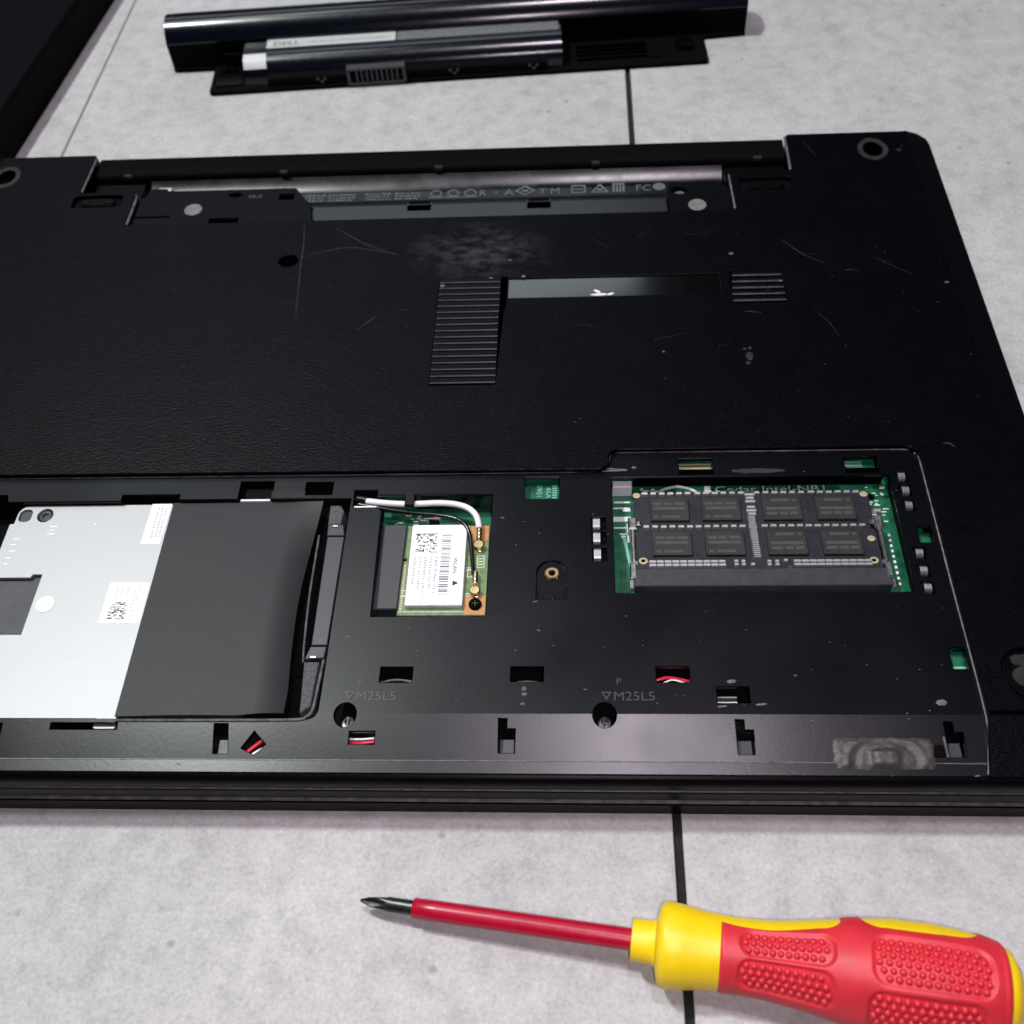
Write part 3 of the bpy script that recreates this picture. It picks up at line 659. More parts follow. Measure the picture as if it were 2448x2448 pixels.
# silk-screen lettering and small parts round the memory module
V, F = place(text_mesh('Cedar Intel-NB1', 3.3), -94.6, 96.8, 13.06, 0, 1.55, 1.0); link('board_print', V, F, 'silk_pale', board)
V, F = tube([(-113.0, 95.6, 13.2), (-110.6, 97.6, 13.3), (-106.2, 98.9, 13.3), (-101.9, 97.8, 13.3), (-99.2, 95.8, 13.2)], 0.45, 8, 8); link('white_arc', V, F, 'silk_white', board)
V, F = box(-97.6, 95.6, 13.0, -95.6, 99.2, 13.1, 0); link('board_print', V, F, 'silk_white', board)
random.seed(11)
comps = [(-125.6, 92.8, -120.6, 93.4), (-125.8, 90.6, -120.8, 91.1), (-123.0, 89.6, -120.6, 90.6), (-125.9, 85.8, -120.6, 87.6), (-125.8, 83.2, -122.2, 83.7), (-124.2, 81.0, -120.8, 81.4), (-122.0, 78.0, -121.3, 85.0), (-123.8, 79.9, -122.4, 80.5)]
for k in range(26):
    x = random.uniform(-49.5, -44.6); y = random.uniform(82, 98); comps.append((x, y, x + random.uniform(0.6, 1.8), y + random.uniform(0.3, 0.6)))
for k in range(12):
    x = random.uniform(-117.5, -112.5); y = random.uniform(94, 98); comps.append((x, y, x + random.uniform(0.6, 1.8), y + random.uniform(0.3, 0.6)))
for k in range(44):
    x = random.uniform(-193.5, -176); y = random.uniform(79, 89.6); comps.append((x, y, x + random.uniform(0.5, 1.9), y + random.uniform(0.2, 0.45)))
for k in range(10): comps.append((-45.4, 62.5 + k * 1.9, -44.7, 63.4 + k * 1.9))
V, F = join(*[box(a, b, 13.0, c, d, 13.25, 0.03) for a, b, c, d in comps]); sp = link('solder_pads', V, F, 'silk_white', board); sp['kind'] = 'stuff'
V, F = box(-126.0, 95.7, 13.0, -120.1, 98.2, 17.6, 0.3); link('choke', V, F, 'cable_white', board)
for x, y, w, h, m in ((-182.2, 84.8, 3.2, 1.6, 'matte_black'), (-180.9, 80.2, 4.4, 1.7, 'paper_grey'), (-176.2, 80.0, 2.6, 1.9, 'paper_white'), (-189.6, 82.4, 2.2, 1.2, 'matte_black'), (-183.5, 86.8, 4.8, 0.5, 'tin'), (-49.6, 93.4, 2.4, 1.4, 'matte_black'), (-48.6, 88.0, 2.6, 1.2, 'tin')):
    V, F = box(x, y, 13.0, x + w, y + h, 14.2, 0.15); link('board_part', V, F, m, board)
V, F = ([(-123.6, 81, 13.08), (-122.6, 81, 13.08), (-120.3, 66, 13.08), (-121.2, 66, 13.08)], [(0, 1, 2, 3)]); link('board_print', V, F, 'silk_green', board)

# ------------------------------------------------------------------ memory socket (part of the laptop) and memory module
V, F = plate([(-121.0, 58.4), (-49.0, 58.4), (-49.0, 62.6), (-49.8, 64.3), (-75.8, 64.3), (-75.8, 65.4), (-77.7, 65.4), (-77.7, 64.3), (-120.2, 64.3), (-121.0, 62.6)], [], 19.75, 6.2, 0.25); sock = link('memory_socket', V, F, 'connector_grey', lap)
pins = []
for k in range(104):
    x = -118.2 + k * 0.638
    if -77.2 < x < -74.6: continue
    pins.append(box(x, 56.9, 15.4, x + 0.36, 58.5, 15.9, 0))
V, F = join(*pins); pn = link('socket_pins', V, F, 'tin', sock); pn['kind'] = 'stuff'
def clip_arm(s):
    X = (lambda x: -85.15 + s * (x + 85.15))
    def bx(x0, y0, z0, x1, y1, z1, b=0.12):
        a, c = sorted((X(x0), X(x1))); return box(a, y0, z0, c, y1, z1, b)
    return join(bx(-121.3, 66.4, 17.0, -120.15, 78.2, 20.1, 0.3), bx(-121.9, 78.0, 16.5, -119.4, 82.2, 20.4, 0.4), bx(-119.6, 79.6, 18.9, -118.2, 81.2, 19.9, 0.3), bx(-121.9, 61.2, 16.5, -120.1, 66.2, 20.0, 0.3), bx(-122.3, 58.0, 15.5, -120.9, 61.0, 19.2, 0.2), bx(-120.6, 65.8, 18.0, -119.6, 67.0, 19.8, 0.15))
for s in (1, -1):
    V, F = clip_arm(s); link('socket_clip', V, F, 'silver', sock)

ram = thing('memory_module', 'black laptop memory module with eight grey chips clipped in the green board', 'memory module', (-85.2, 77, 18.1))
pcb_out = [(-119.9, 61.5), (-50.5, 61.5), (-50.5, 77.4)] + arc(-50.5, 79.9, 1.9, -90, -270, 8)[1:-1] + [(-50.5, 82.2), (-50.5, 92.2), (-119.9, 92.2), (-119.9, 82.2)] + arc(-119.9, 79.9, 1.9, 90, -90, 8)[1:-1] + [(-119.9, 77.4)]
V, F = plate(pcb_out, [ell(-118.0, 67.4, 0.55, 0.5, 14), ell(-52.8, 67.2, 0.6, 0.55, 14)], 19.0, 0.95, 0.08); link('circuit_board', V, F, 'ram_board', ram)
V, F = plate(rect(-5.65, -4.15, 5.65, 4.15, 0.15, 2), [], 20.0, 1.0, 0.14)
CX = (-109.5, -94.35, -76.6, -61.05); CY = (85.35, 72.95)
for i, cx in enumerate(CX):
    for j, cy in enumerate(CY):
        ch = link('memory_chip', [(x + cx, y + cy, z) for x, y, z in V], F, 'chip_black', ram)
        mk = []
        flip = 1 if i < 2 else -1
        row = lambda yy, segs, h: [box(cx + flip * a if flip > 0 else cx - b_, cy + flip * yy - h / 2, 20.0, cx + flip * b_ if flip > 0 else cx - a, cy + flip * yy + h / 2, 20.03, 0) for a, b_ in segs]
        mk += row(1.9, [(-4.6, -2.2), (-1.6, 0.8), (1.4, 4.6)], 1.1) + row(0.2, [(-4.6, 4.6)], 1.15) + row(-2.9, [(-4.6, -3.4), (-2.4, 3.0)], 0.9)
        v2, f2 = join(*mk); link('chip_marking', v2, f2, 'chip_mark', ch)
# capacitors, one object each
V, F = box(-0.95, -0.42, 19.0, 0.95, 0.42, 19.75, 0.16)
cap = None
def add_cap(x, y, sx=1.0, sy=1.0):
    global cap
    if cap is None: cap = link('capacitor', [(a + x, b_ + y, z) for a, b_, z in V], F, 'tin', ram); cap_pos.append((x, y)); return
    o = twin(cap, ram, x - cap_pos[0][0], y - cap_pos[0][1]); o.scale = (sx, sy, 1)
cap_pos = []
for x0, x1, y in ((-116.6, -88.2, 91.6), (-83.2, -54.4, 91.6), (-116.6, -88.6, 79.3), (-82.2, -54.2, 79.3)):
    for k in range(12): add_cap(x0 + (x1 - x0) * k / 11 + (0.3 if k > 5 and y > 90 else 0), y + random.uniform(-0.06, 0.06), random.uniform(0.88, 1.0))
for x0, n in ((-115.4, 10), (-74.4, 10)):
    for k in range(n):
        for y in (66.85, 65.65): add_cap(x0 + k * 2.2, y, 1.06)
for x, y in ((-91.6, 66.9), (-91.6, 65.8), (-89.6, 66.9), (-89.6, 65.8), (-87.0, 65.8), (-82.3, 66.8), (-82.3, 65.7), (-80.1, 66.8), (-80.1, 65.7), (-77.6, 67.1)): add_cap(x, y, 0.6)
for k, y in enumerate((90.9, 89.6, 88.3, 86.2, 84.9, 83.7)): add_cap(-85.4, y, 1.55 if k % 2 == 0 else 1.3)
for k in range(22): add_cap(-85.7 + 0.015 * k, 82.6 - k * 0.68, random.uniform(1.05, 1.25), 0.46)
for x, y, ring in ((-119.0, 91.2, 0), (-51.8, 91.0, 0), (-52.3, 74.8, 0)):
    V2, F2 = plate(ell(x, y, 1.15, 1.0, 20), [], 19.08, 0.2, 0.03); link('gold_dot', V2, F2, 'gold_pad', ram)
for x, y in ((-118.0, 67.4), (-52.8, 67.2)):
    V2, F2 = plate(ell(x, y, 1.3, 1.15, 22), [ell(x, y, 0.6, 0.55, 16)], 19.12, 0.3, 0.05); link('gold_ring', V2, F2, 'gold_pad', ram)

# ------------------------------------------------------------------ wireless card and its cables
V, F = plate([(-195.2, 51.4), (-188.0, 51.4), (-187.7, 81.0), (-194.9, 81.0)], [], 19.2, 8.4, 0.3); wc = link('card_socket', V, F, 'connector_grey', lap)
V, F = box(-195.9, 51.6, 12, -195.2, 80.8, 16.2, 0.1); link('socket_rail', V, F, 'connector_grey', wc)
random.seed(4)
V, F = join(*[box(-194.4 + random.uniform(0, 0.6), 52.2 + k * 0.82, 19.15, -188.4 - random.uniform(0, 0.8), 52.45 + k * 0.82, 19.24, 0.02) for k in range(35)]); sr = link('socket_ribs', V, F, 'connector_grey', wc); sr['kind'] = 'stuff'
wl = thing('wireless_card', 'small green wireless card with white label plugged beside the drive bay', 'wireless card', (-175.5, 65, 17))
V, F = plate([(-188.2, 50.0), (-163.0, 50.0), (-163.0, 81.3), (-188.2, 81.3), (-188.2, 69.6), (-186.9, 69.6), (-186.9, 68.6), (-188.2, 68.6)], [], 18.0, 1.0, 0.08); link('circuit_board', V, F, 'card_board', wl)
V, F = plate(rect(-186.1, 52.2, -169.4, 80.6, 0.5, 3), [], 19.6, 1.6, 0.2); sh = link('shield_can', V, F, 'tin', wl)
V, F = plate(rect(-185.8, 52.6, -169.7, 80.3, 0.5, 3), [], 19.72, 0.1, 0.03); lab = link('label', V, F, 'paper_white', wl)
ZL = 19.76
V, F = plate([(-168.5, 75.6), (-163.2, 75.6), (-163.2, 81.1), (-168.5, 81.1)], [], 18.06, 0.1, 0.02); link('copper_pad', V, F, 'copper_pad', wl)
V, F = plate(rect(-169.2, 50.2, -163.2, 56.6), [], 18.06, 0.1, 0.02); link('copper_pad', V, F, 'copper_pad', wl)
V, F = lathe_z(-166.0, 53.4, [(1.85, 18.0), (1.85, 18.7), (1.6, 19.05), (0.9, 19.1), (0.7, 18.7), (0.01, 18.7)], 22); scw = link('screw', V, F, 'matte_black', wl, True)
V, F = join(box(-166.9, 53.25, 18.7, -165.1, 53.6, 19.13, 0.03), box(-166.15, 52.5, 18.7, -165.85, 54.3, 19.12, 0.03)); link('cross_slot', V, F, 'dark_steel', scw)
# label print: WLAN, a triangle, the bar code and rows of illegible fine print (it reads down the card)
V, F = place(text_mesh('WLAN', 2.5), -172.9, 68.5, ZL, -math.pi / 2, 0.74, 0.68); link('label_text', V, F, 'ink', lab)
V, F = plate([(-172.7, 58.8), (-172.7, 60.6), (-171.0, 59.7)], [], ZL, 0.03, 0); link('label_triangle', V, F, 'ink', lab)
random.seed(5)
bars = []; y = 76.7
while y > 55.3:
    w = random.choice((0.14, 0.14, 0.26, 0.36)); bars.append(box(-176.7, y - w, ZL - 0.03, -174.0, y, ZL, 0)); y -= w + random.choice((0.24, 0.34, 0.5, 0.62))
V, F = join(*bars); bc = link('bar_code', V, F, 'ink', lab); bc['kind'] = 'stuff'
fp = []
for x, ya, yb in ((-178.3, 68.8, 56.2), (-179.9, 68.8, 58.8), (-181.5, 68.8, 54.0), (-183.0, 68.8, 57.5), (-184.6, 68.8, 59.6)):
    y = ya
    while y > yb:
        w = random.uniform(0.25, 0.7); fp.append(box(x, y - w * 0.5, ZL - 0.03, x + random.uniform(0.5, 0.85), y - w * 0.5 + 0.16, ZL, 0)); y -= w + 0.12
        if random.random() < 0.12: y -= 0.7
for k in range(95):
    x = random.uniform(-184.6, -178.6); y = random.uniform(70.4, 76.8)
    if random.random() < 0.5: fp.append(box(x, y, ZL - 0.03, x + random.uniform(0.4, 1.3), y + 0.2, ZL, 0))
    else: fp.append(box(x, y, ZL - 0.03, x + 0.28, y + random.uniform(0.3, 0.6), ZL, 0))
fp.append(box(-184.7, 76.9, ZL - 0.03, -178.0, 77.15, ZL, 0))
V, F = join(*fp); f_ = link('fine_print', V, F, 'ink', lab); f_['kind'] = 'stuff'
# pads and marks on the card
random.seed(9)
cp = []
for x, y, w, h in ((-187.8, 58.0, 1.4, 0.4), (-187.8, 56.3, 1.4, 0.3), (-187.8, 55.9, 1.4, 0.25), (-169.1, 56.9, 2.2, 0.3), (-169.1, 56.2, 1.6, 0.25), (-169.2, 65.8, 2.0, 0.25), (-169.2, 64.9, 2.0, 0.25), (-168.8, 62.6, 1.2, 0.25), (-168.6, 74.0, 0.9, 1.6), (-186.6, 50.9, 17.4, 0.28)):
    cp.append(box(x, y, 18.0, x + w, y + h, 18.2, 0.02))
for a, b_, c, d in ((-166.2, 66.0, -164.0, 70.2), (-168.9, 62.6, -167.4, 65.6)):
    l = rect(a, b_, c, d); cp.append(plate(l, [offset(l, 0.22)], 18.12, 0.12, 0))
for k in range(3): cp.append(box(-165.8, 67.0 + k, 18.0, -164.4, 67.3 + k, 18.12, 0))
V, F = join(*cp); pp = link('solder_pads', V, F, 'silk_white', wl); pp['kind'] = 'stuff'
V, F = join(*[box(-188.15 + 0.05, 51.0 + k * 0.55, 18.0, -186.9, 51.3 + k * 0.55, 18.08, 0) for k in range(30)]); ec = link('edge_contacts', V, F, 'gold_pad', wl); ec['kind'] = 'stuff'
for x, y in ((-165.7, 72.6), (-165.9, 56.9)):
    V, F = lathe_z(x, y, [(1.3, 18.0), (1.3, 18.6), (0.9, 18.9), (0.01, 18.9)], 18); link('antenna_jack', V, F, 'gold', wl, True)
def coax_plug(parent, x, y0, y1, z):
    V, F = join(tube([(x, y1, z), (x, (y0 + y1) / 2, z), (x, y0 + 1.0, z)], lambda t: 0.72 + 0.16 * (int(t * 9) % 2), 12, 6), lathe_z(x, y0, [(1.55, 18.9), (1.6, 19.8), (1.3, 20.1), (0.01, 20.1)], 20), box(x - 0.9, y0 + 0.3, 19.0, x + 0.9, y0 + 2.6, 19.9, 0.2))
    link('plug', V, F, 'gold', parent, True)
wcab = thing('antenna_cable', 'thick white antenna cable curving to the gold plug at the card corner', 'cable', (-185, 88, 18), 'antenna cables of the wireless card')
V, F = tube([(-201.6, 89.7, 19.7), (-198.0, 89.0, 19.9), (-194.0, 88.5, 19.9), (-189.0, 88.3, 19.7), (-184.0, 88.3, 19.8), (-178.5, 88.4, 19.9), (-173.5, 87.8, 20.0), (-169.6, 86.2, 20.1), (-167.2, 83.6, 20.1), (-166.3, 81.0, 19.9), (-166.0, 79.0, 19.8)], 0.95, 14, 8); link('sheath', V, F, 'cable_white', wcab, True)
coax_plug(wcab, -165.8, 73.0, 79.6, 19.6)
bcab = thing('antenna_cable', 'thin black antenna cable running along the edge of the white label', 'cable', (-180, 80, 18), 'antenna cables of the wireless card')
V, F = tube([(-203.5, 88.9, 19.0), (-198.5, 87.6, 19.3), (-193.0, 86.4, 19.2), (-186.0, 85.3, 19.1), (-179.0, 84.4, 19.2), (-173.5, 82.9, 19.5), (-170.2, 80.2, 19.7), (-168.6, 76.6, 19.3), (-167.9, 71.5, 18.9), (-167.2, 66.0, 18.9), (-166.9, 63.0, 19.1)], 0.62, 12, 8); link('sheath', V, F, 'cable_black', bcab, True)
coax_plug(bcab, -166.2, 57.2, 63.6, 19.4)

# ------------------------------------------------------------------ hard drive in its bay
hd = thing('hard_drive', 'hard drive with bare silver plate and black plastic film at the left', 'hard drive', (-262, 52, 10.2))
V, F = box(-309.8, 20.2, 10.2, -229.0, 88.0, 18.6, 0.4); link('drive_body', V, F, 'cutout_grey', hd)
mo = [(-310.6, 17.0), (-266.0, 17.0), (-266.0, 14.4), (-265.4, 14.0), (-260.4, 14.0), (-259.9, 14.4), (-260.2, 17.2), (-260.2, 88.8), (-305.2, 88.9)] + arc(-305.8, 85.4, 3.4, 90, 180, 6) + [(-309.3, 82.0), (-310.6, 81.8), (-310.6, 62.1), (-298.0, 62.1), (-297.4, 63.2), (-294.7, 63.2), (-294.7, 42.9), (-310.6, 42.9)]
V, F = plate(mo, [ell(-300.3, 85.0, 2.4, 2.5, 22), rect(-308.4, 82.7, -304.6, 87.2, 1.4)], 20.0, 0.9, 0.15); mp_ = link('metal_plate', V, F, 'drive_metal', hd)
V, F = lathe_z(-300.3, 85.0, [(2.2, 18.6), (2.2, 19.4), (1.9, 19.7), (1.0, 19.7), (0.8, 19.2), (0.01, 19.2)], 22); link('screw', V, F, 'dark_steel', hd, True)
V, F = plate(rect(-308.6, 82.4, -304.4, 87.4, 1.2), [], 19.3, 0.6, 0.1); link('corner_pad', V, F, 'connector_grey', hd)
V, F = plate([(-267.6, 73.8), (-261.6, 73.8), (-261.2, 89.0), (-267.4, 89.0)], [], 20.08, 0.1, 0.02); l1 = link('label', V, F, 'paper_white', hd)
V, F = plate(rect(-273.2, 46.4, -261.2, 60.2, 0.7, 3), [], 20.08, 0.1, 0.02); l2 = link('label', V, F, 'paper_white', hd)
V, F = lathe_z(-290.6, 52.9, [(2.8, 19.9), (2.8, 20.12), (2.6, 20.2), (0.01, 20.22)], 26); link('round_sticker', V, F, 'paper_white', hd)
random.seed(21)
fp = []
for x in (-264.0, -265.3, -262.9):
    y = 87.2
    while y > 76: fp.append(box(x, y, 20.08, x + 0.7, y + 0.22, 20.1, 0)); y -= random.uniform(0.45, 0.8)
V, F = join(*fp); f1_ = link('fine_print', V, F, 'ink_faint', l1); f1_['kind'] = 'stuff'
fp = []
for k in range(60):
    x = random.uniform(-271.3, -266.6); y = random.uniform(47.7, 53.4); fp.append(box(x, y, 20.08, x + random.uniform(0.4, 1.2), y + 0.22, 20.1, 0))
V, F = join(*fp); f2_ = link('fine_print', V, F, 'ink', l2); f2_['kind'] = 'stuff'
fp = []
for x, ya, yb in ((-264.2, 58, 48), (-265.2, 57, 50), (-270.6, 58.4, 54.5), (-269.2, 58, 55), (-267.4, 58.4, 54.8)):
    y = ya
    while y > yb: fp.append(box(x, y, 20.08, x + 0.6, y + 0.18, 20.1, 0)); y -= random.uniform(0.5, 1.1)
V, F = join(*fp); f3_ = link('fine_print', V, F, 'ink_faint', l2); f3_['kind'] = 'stuff'
fp = []
for x, y, w in ((-297.5, 80.6, 2.2), (-297.3, 79.2, 1.6), (-297.6, 77.8, 2.4), (-307.6, 76, 2), (-307.8, 73.9, 1.6), (-307.6, 71.6, 2.0), (-307.8, 69, 1.6), (-307.6, 67, 1.2), (-284, 81.5, 0.8)):
    fp.append(box(x, y, 19.98, x + w, y + 0.35, 20.02, 0))
V, F = join(*fp); link('stamped_marks', V, F, 'paper_white', mp_)
# black film over the right half of the drive: flat, lifting at its far right corner and curling down along its right edge
nx, ny = 48, 40; V, F = [], []
for lay in (0, 1):
    for j in range(ny + 1):
        for i in range(nx + 1):
            u, v = i / nx, j / ny
            xr = -213.6 - 2.0 * (1 - v) - 2.2 * math.sin(math.pi * min(1, (1 - v) * 1.1))
            x = -260.6 + (xr + 260.6) * u
            yb = 17.4 + 0.5 * math.sin(u * 3) + 2.2 * max(0, u - 0.72) ** 1.2 * 4; yt = 88.9 + 1.3 * max(0, u - 0.6) / 0.4
            y = yb + (yt - yb) * v
            d = max(0, (x - (xr - 8)) / 8)
            curl = -1.9 * d ** 1.7 * min(1, (1 - v) * 3.2 + 0.12) + 1.1 * max(0, u - 0.75) / 0.25 * max(0, v - 0.86) / 0.14
            z = 20.55 + curl + 0.10 * math.sin(u * 7 + 1) * math.sin(v * 4.0) * u + 0.10 * noise.noise(Vector((x * 0.06, y * 0.06, 0)))
            V.append((x, y, z - 0.14 * lay))
N1 = (nx + 1) * (ny + 1)
for j in range(ny):
    for i in range(nx):
        a = j * (nx + 1) + i; F.append((a, a + 1, a + nx + 2, a + nx + 1)); F.append((N1 + a, N1 + a + nx + 1, N1 + a + nx + 2, N1 + a + 1))
rim_ids = [i for i in range(nx + 1)] + [j * (nx + 1) + nx for j in range(1, ny + 1)] + [ny * (nx + 1) + i for i in range(nx - 1, -1, -1)] + [j * (nx + 1) for j in range(ny - 1, 0, -1)]
for k in range(len(rim_ids)):
    a, b_ = rim_ids[k], rim_ids[(k + 1) % len(rim_ids)]; F.append((a, b_, N1 + b_, N1 + a))
link('plastic_film', V, F, 'mylar', hd, True)
# drive connector bar and the dusty foam strips at its ends
V, F = plate([(-210.3, 38.6), (-205.9, 38.6), (-205.7, 75.2), (-210.8, 75.2)], [], 21.3, 6, 0.2); link('drive_connector', V, F, 'connector_grey', lap)
V, F = plate([(-211.6, 34.2), (-206.2, 34.6), (-205.9, 38.2), (-210.5, 38.2)], [], 21.3, 6, 0.25); link('connector_end', V, F, 'connector_grey', lap)
V, F = plate([(-211.0, 75.6), (-205.7, 75.6), (-206.4, 79.6), (-211.2, 79.8)], [], 21.3, 6, 0.25); link('connector_end', V, F, 'connector_grey', lap)
for x, y in ((-209.2, 34.6), (-208.8, 78.8)):
    V, F = box(x - 0.9, y - 0.2, 21.2, x + 0.9, y + 0.5, 21.6, 0.15); link('metal_lug', V, F, 'silver', lap)
V, F = plate([(-210.6, 18.3), (-208.0, 20.4), (-207.5, 33.6), (-211.6, 33.6)], [], 21.0, 5, 0.3); link('foam_strip', V, F, 'foam_grey', lap)
V, F = plate([(-211.4, 80.3), (-207.6, 80.3), (-207.2, 85.2), (-208.4, 87.4), (-211.6, 87.4)], [], 20.6, 5, 0.3); link('foam_strip', V, F, 'foam_grey', lap)
V, F = tube([(-213.6, 76.5, 20.2), (-213.4, 56, 20.4), (-212.6, 40, 20.5), (-212.0, 33.6, 20.5)], 0.32, 8, 8); link('bay_edge', V, F, 'rim_worn_glint', lap, True)
V, F = tube([(-259.4, 15.7, 21.75), (-230, 15.8, 21.8), (-211.5, 16.0, 21.8), (-208.4, 16.8, 21.9), (-206.9, 19.0, 22.0), (-206.4, 26, 22.0), (-206.0, 33.5, 22.0)], 0.42, 8, 10); link('bay_edge', V, F, 'rim_worn_glint', lap, True)

# ------------------------------------------------------------------ wear on the laptop
sc_parts = []
random.seed(2)
for pts, w in (([(-226.1, 215.2), (-218, 208.8), (-211.6, 204.2), (-200.5, 198.7)], 0.16), ([(-236.9, 198.5), (-228.2, 201.9), (-219.8, 203.7), (-210.4, 201.9), (-200.7, 198.8)], 0.13), ([(-211.3, 160.4), (-208, 164), (-205.6, 166.7)], 0.15),
               ([(-238.3, 218.0), (-236.8, 205), (-236.2, 194.2), (-233.9, 166.8)], 0.16), ([(-63.4, 203.0), (-60, 198.2), (-56.3, 193.8), (-49.8, 189.2)], 0.15), ([(-43.4, 185.2), (-41.5, 185.3), (-39, 184.6)], 0.12), ([(-32.5, 191.8), (-27, 187), (-21.0, 182.3)], 0.10), ([(-80, 165.5), (-77, 165.2), (-74.2, 164.6)], 0.16), ([(-57, 166), (-53, 160), (-50, 152)], 0.07), ([(-48, 262), (-45.8, 256), (-44, 251)], 0.07), ([(-26.8, 106.2), (-25, 106.0), (-23.6, 104.6)], 0.28)):
    V, F = ribbon(pts, w, 24.03); sc_parts.append((V, F))
for k in range(14):
    x = random.uniform(-260, -20); y = random.uniform(110, 215); a = random.uniform(-0.9, 0.9); L = random.uniform(3, 12)
    V, F = ribbon([(x, y), (x + L * 0.5 * math.cos(a), y + L * 0.5 * math.sin(a) + random.uniform(-0.6, 0.6)), (x + L * math.cos(a), y + L * math.sin(a))], 0.05, 24.03, 4); sc_parts.append((V, F))
V, F = join(*sc_parts); so = link('scratches', V, F, 'scratch', panel); so['kind'] = 'stuff'
out = [(x + 0.5 * noise.noise(Vector((x * 0.9, y * 0.9, 2))), y + 0.6 * noise.noise(Vector((x * 0.9, y * 0.9, 6)))) for x, y in ell(-80.4, 144.2, 1.0, 2.0, 20)]
V, F = join(plate(out, [], 24.06, 0.1, 0.03), plate(ell(-81.6, 147.6, 0.7, 0.5, 12), [], 24.05, 0.1, 0.02), plate(ell(-79.9, 148.0, 0.6, 0.7, 12), [], 24.05, 0.1, 0.02), plate(ell(-81.2, 141.2, 0.9, 0.8, 12), [], 24.06, 0.1, 0.02)); link('stain', V, F, 'foot_glue', panel)
V, F = join(box(-90.2, 149.4, 23.9, -87.0, 149.9, 24.1, 0.05), box(-86.2, 150.2, 23.9, -85.6, 153.6, 24.1, 0.05)); link('moulded_corner', V, F, 'tray_plastic', panel)
# dust specks and lint
def speck(x, y, z, a, b_, rot):
    n = 6; V = [(x + a * math.cos(t) * math.cos(rot) - b_ * math.sin(t) * math.sin(rot), y + a * math.cos(t) * math.sin(rot) + b_ * math.sin(t) * math.cos(rot), z) for t in [2 * math.pi * k / n for k in range(n)]]
    return V + [(x, y, z + min(a, b_) * 0.8)], [(k, (k + 1) % n, n) for k in range(n)]
random.seed(31)
def blocked(x, y):
    for h in tray_holes:
        hx = [p[0] for p in h]; hy = [p[1] for p in h]
        if min(hx) - 0.4 < x < max(hx) + 0.4 and min(hy) - 0.4 < y < max(hy) + 0.4: return True
    return False
sp = []
for k in range(260):
    x = random.uniform(-310, -37); y = 2.4 + 95 * random.random() ** 1.4
    if blocked(x, y): continue
    s = random.choice((0.10, 0.12, 0.16, 0.22, 0.34)) * random.uniform(0.7, 1.2)
    sp.append(speck(x, y, 22.0 + zt(y) + 0.02, s * random.uniform(1, 2.2), s * 0.6, random.uniform(-0.4, 0.4)))
for x, y, a, b_ in ((-44.5, 21.2, 1.5, 0.9), (-97, 27.2, 1.3, 0.6), (-151.3, 25, 0.7, 0.7), (-151.2, 23.4, 0.8, 0.5), (-151.6, 20.6, 0.7, 0.4), (-119.5, 99.7, 0.8, 0.5), (-100, 20, 1.4, 0.25), (-90, 20.6, 1.6, 0.3)):
    sp.append(speck(x, y, 22.02, a, b_, 0.1))
V, F = join(*sp); d1 = link('dust', V, F, 'dust', tray); d1['kind'] = 'stuff'
sp = []
for k in range(80):
    x = random.uniform(-320, -10); y = random.uniform(112, 216); s = random.choice((0.08, 0.1, 0.14)) * random.uniform(0.7, 1.2)
    sp.append(speck(x, y, 24.02, s * random.uniform(1, 2.0), s * 0.7, random.uniform(-0.5, 0.5)))
for x, y, a, b_ in ((-81.5, 195.3, 0.9, 0.6), (-10.4, 177.9, 0.8, 0.4), (-108, 147.0, 0.45, 0.35), (-155, 185.7, 0.7, 0.6), (-183.6, 181.6, 0.9, 0.8), (-166.5, 185.2, 0.7, 0.4), (-66.0, 180.4, 0.6, 0.4), (-160, 194.5, 0.6, 0.4)): sp.append(speck(x, y, 24.03, a, b_, 0.1))
V, F = join(*sp); d2 = link('dust', V, F, 'dust', panel); d2['kind'] = 'stuff'

# white crumbs lying on the sunken plate
for (x, y, a, b_, rot, lb_) in ((-128.6, 175.7, 3.0, 0.55, 0.02, 'long white crumb at the front edge of the glossy sunken plate'), (-124.6, 175.9, 1.3, 0.5, 0.25, 'short white crumb to the right of the long one on the sunken plate'), (-129.2, 177.4, 1.4, 0.55, -0.55, 'slanted white crumb lying behind the long one on the sunken plate')):
    n = 14; out = [(x + a * math.cos(t) * math.cos(rot) - b_ * math.sin(t) * math.sin(rot), y + a * math.cos(t) * math.sin(rot) + b_ * math.sin(t) * math.cos(rot)) for t in [2 * math.pi * k / n for k in range(n)]]
    V, F = plate(out, [], 23.95, 0.6, 0.2); tag(link('crumb', V, F, 'flake_white'), lb_, 'crumb', 'white crumbs on the laptop')

# ------------------------------------------------------------------ the battery on the table behind
AB = math.radians(3.2); OB = (-306.2, 345.6)
def bl(u, v, z): return (OB[0] + u * math.cos(AB) - v * math.sin(AB), OB[1] + u * math.sin(AB) + v * math.cos(AB), z)
def blt(vf): return [bl(*v) for v in vf[0]], vf[1]
def ext_u(prof, u0, u1): return blt(extrude_x(prof, u0, u1))
bat = thing('battery', 'long black laptop battery pack lying on the table behind the laptop', 'battery', (-195, 372, 0))
V, F = blt(plate([(0, 0), (231.5, 0), (232.8, 1.2), (233.0, 21.2), (253, 22.4), (253.2, 46), (-21.8, 46), (-22.0, 23.4), (-20.8, 22.4), (-1.6, 21.8), (-1.4, 1.2)], [], 2.2, 2.0, 0.5)); link('base_flange', V, F, 'matte_black', bat)
cyl = [(23.4, 2.0), (23.4, 13.6), (23.1, 14.2)] + [(34 - 11 * math.cos(math.radians(d)), 11 + 11 * math.sin(math.radians(d))) for d in range(20, 181, 8)] + [(45, 2.0)]
V, F = ext_u(cyl, -21.8, 253.0); cell = link('rear_cell_row', V, F, 'pack_black', bat, True); cell.data.materials.append(MATS['matte_black']); cell.data.polygons[0].material_index = 1
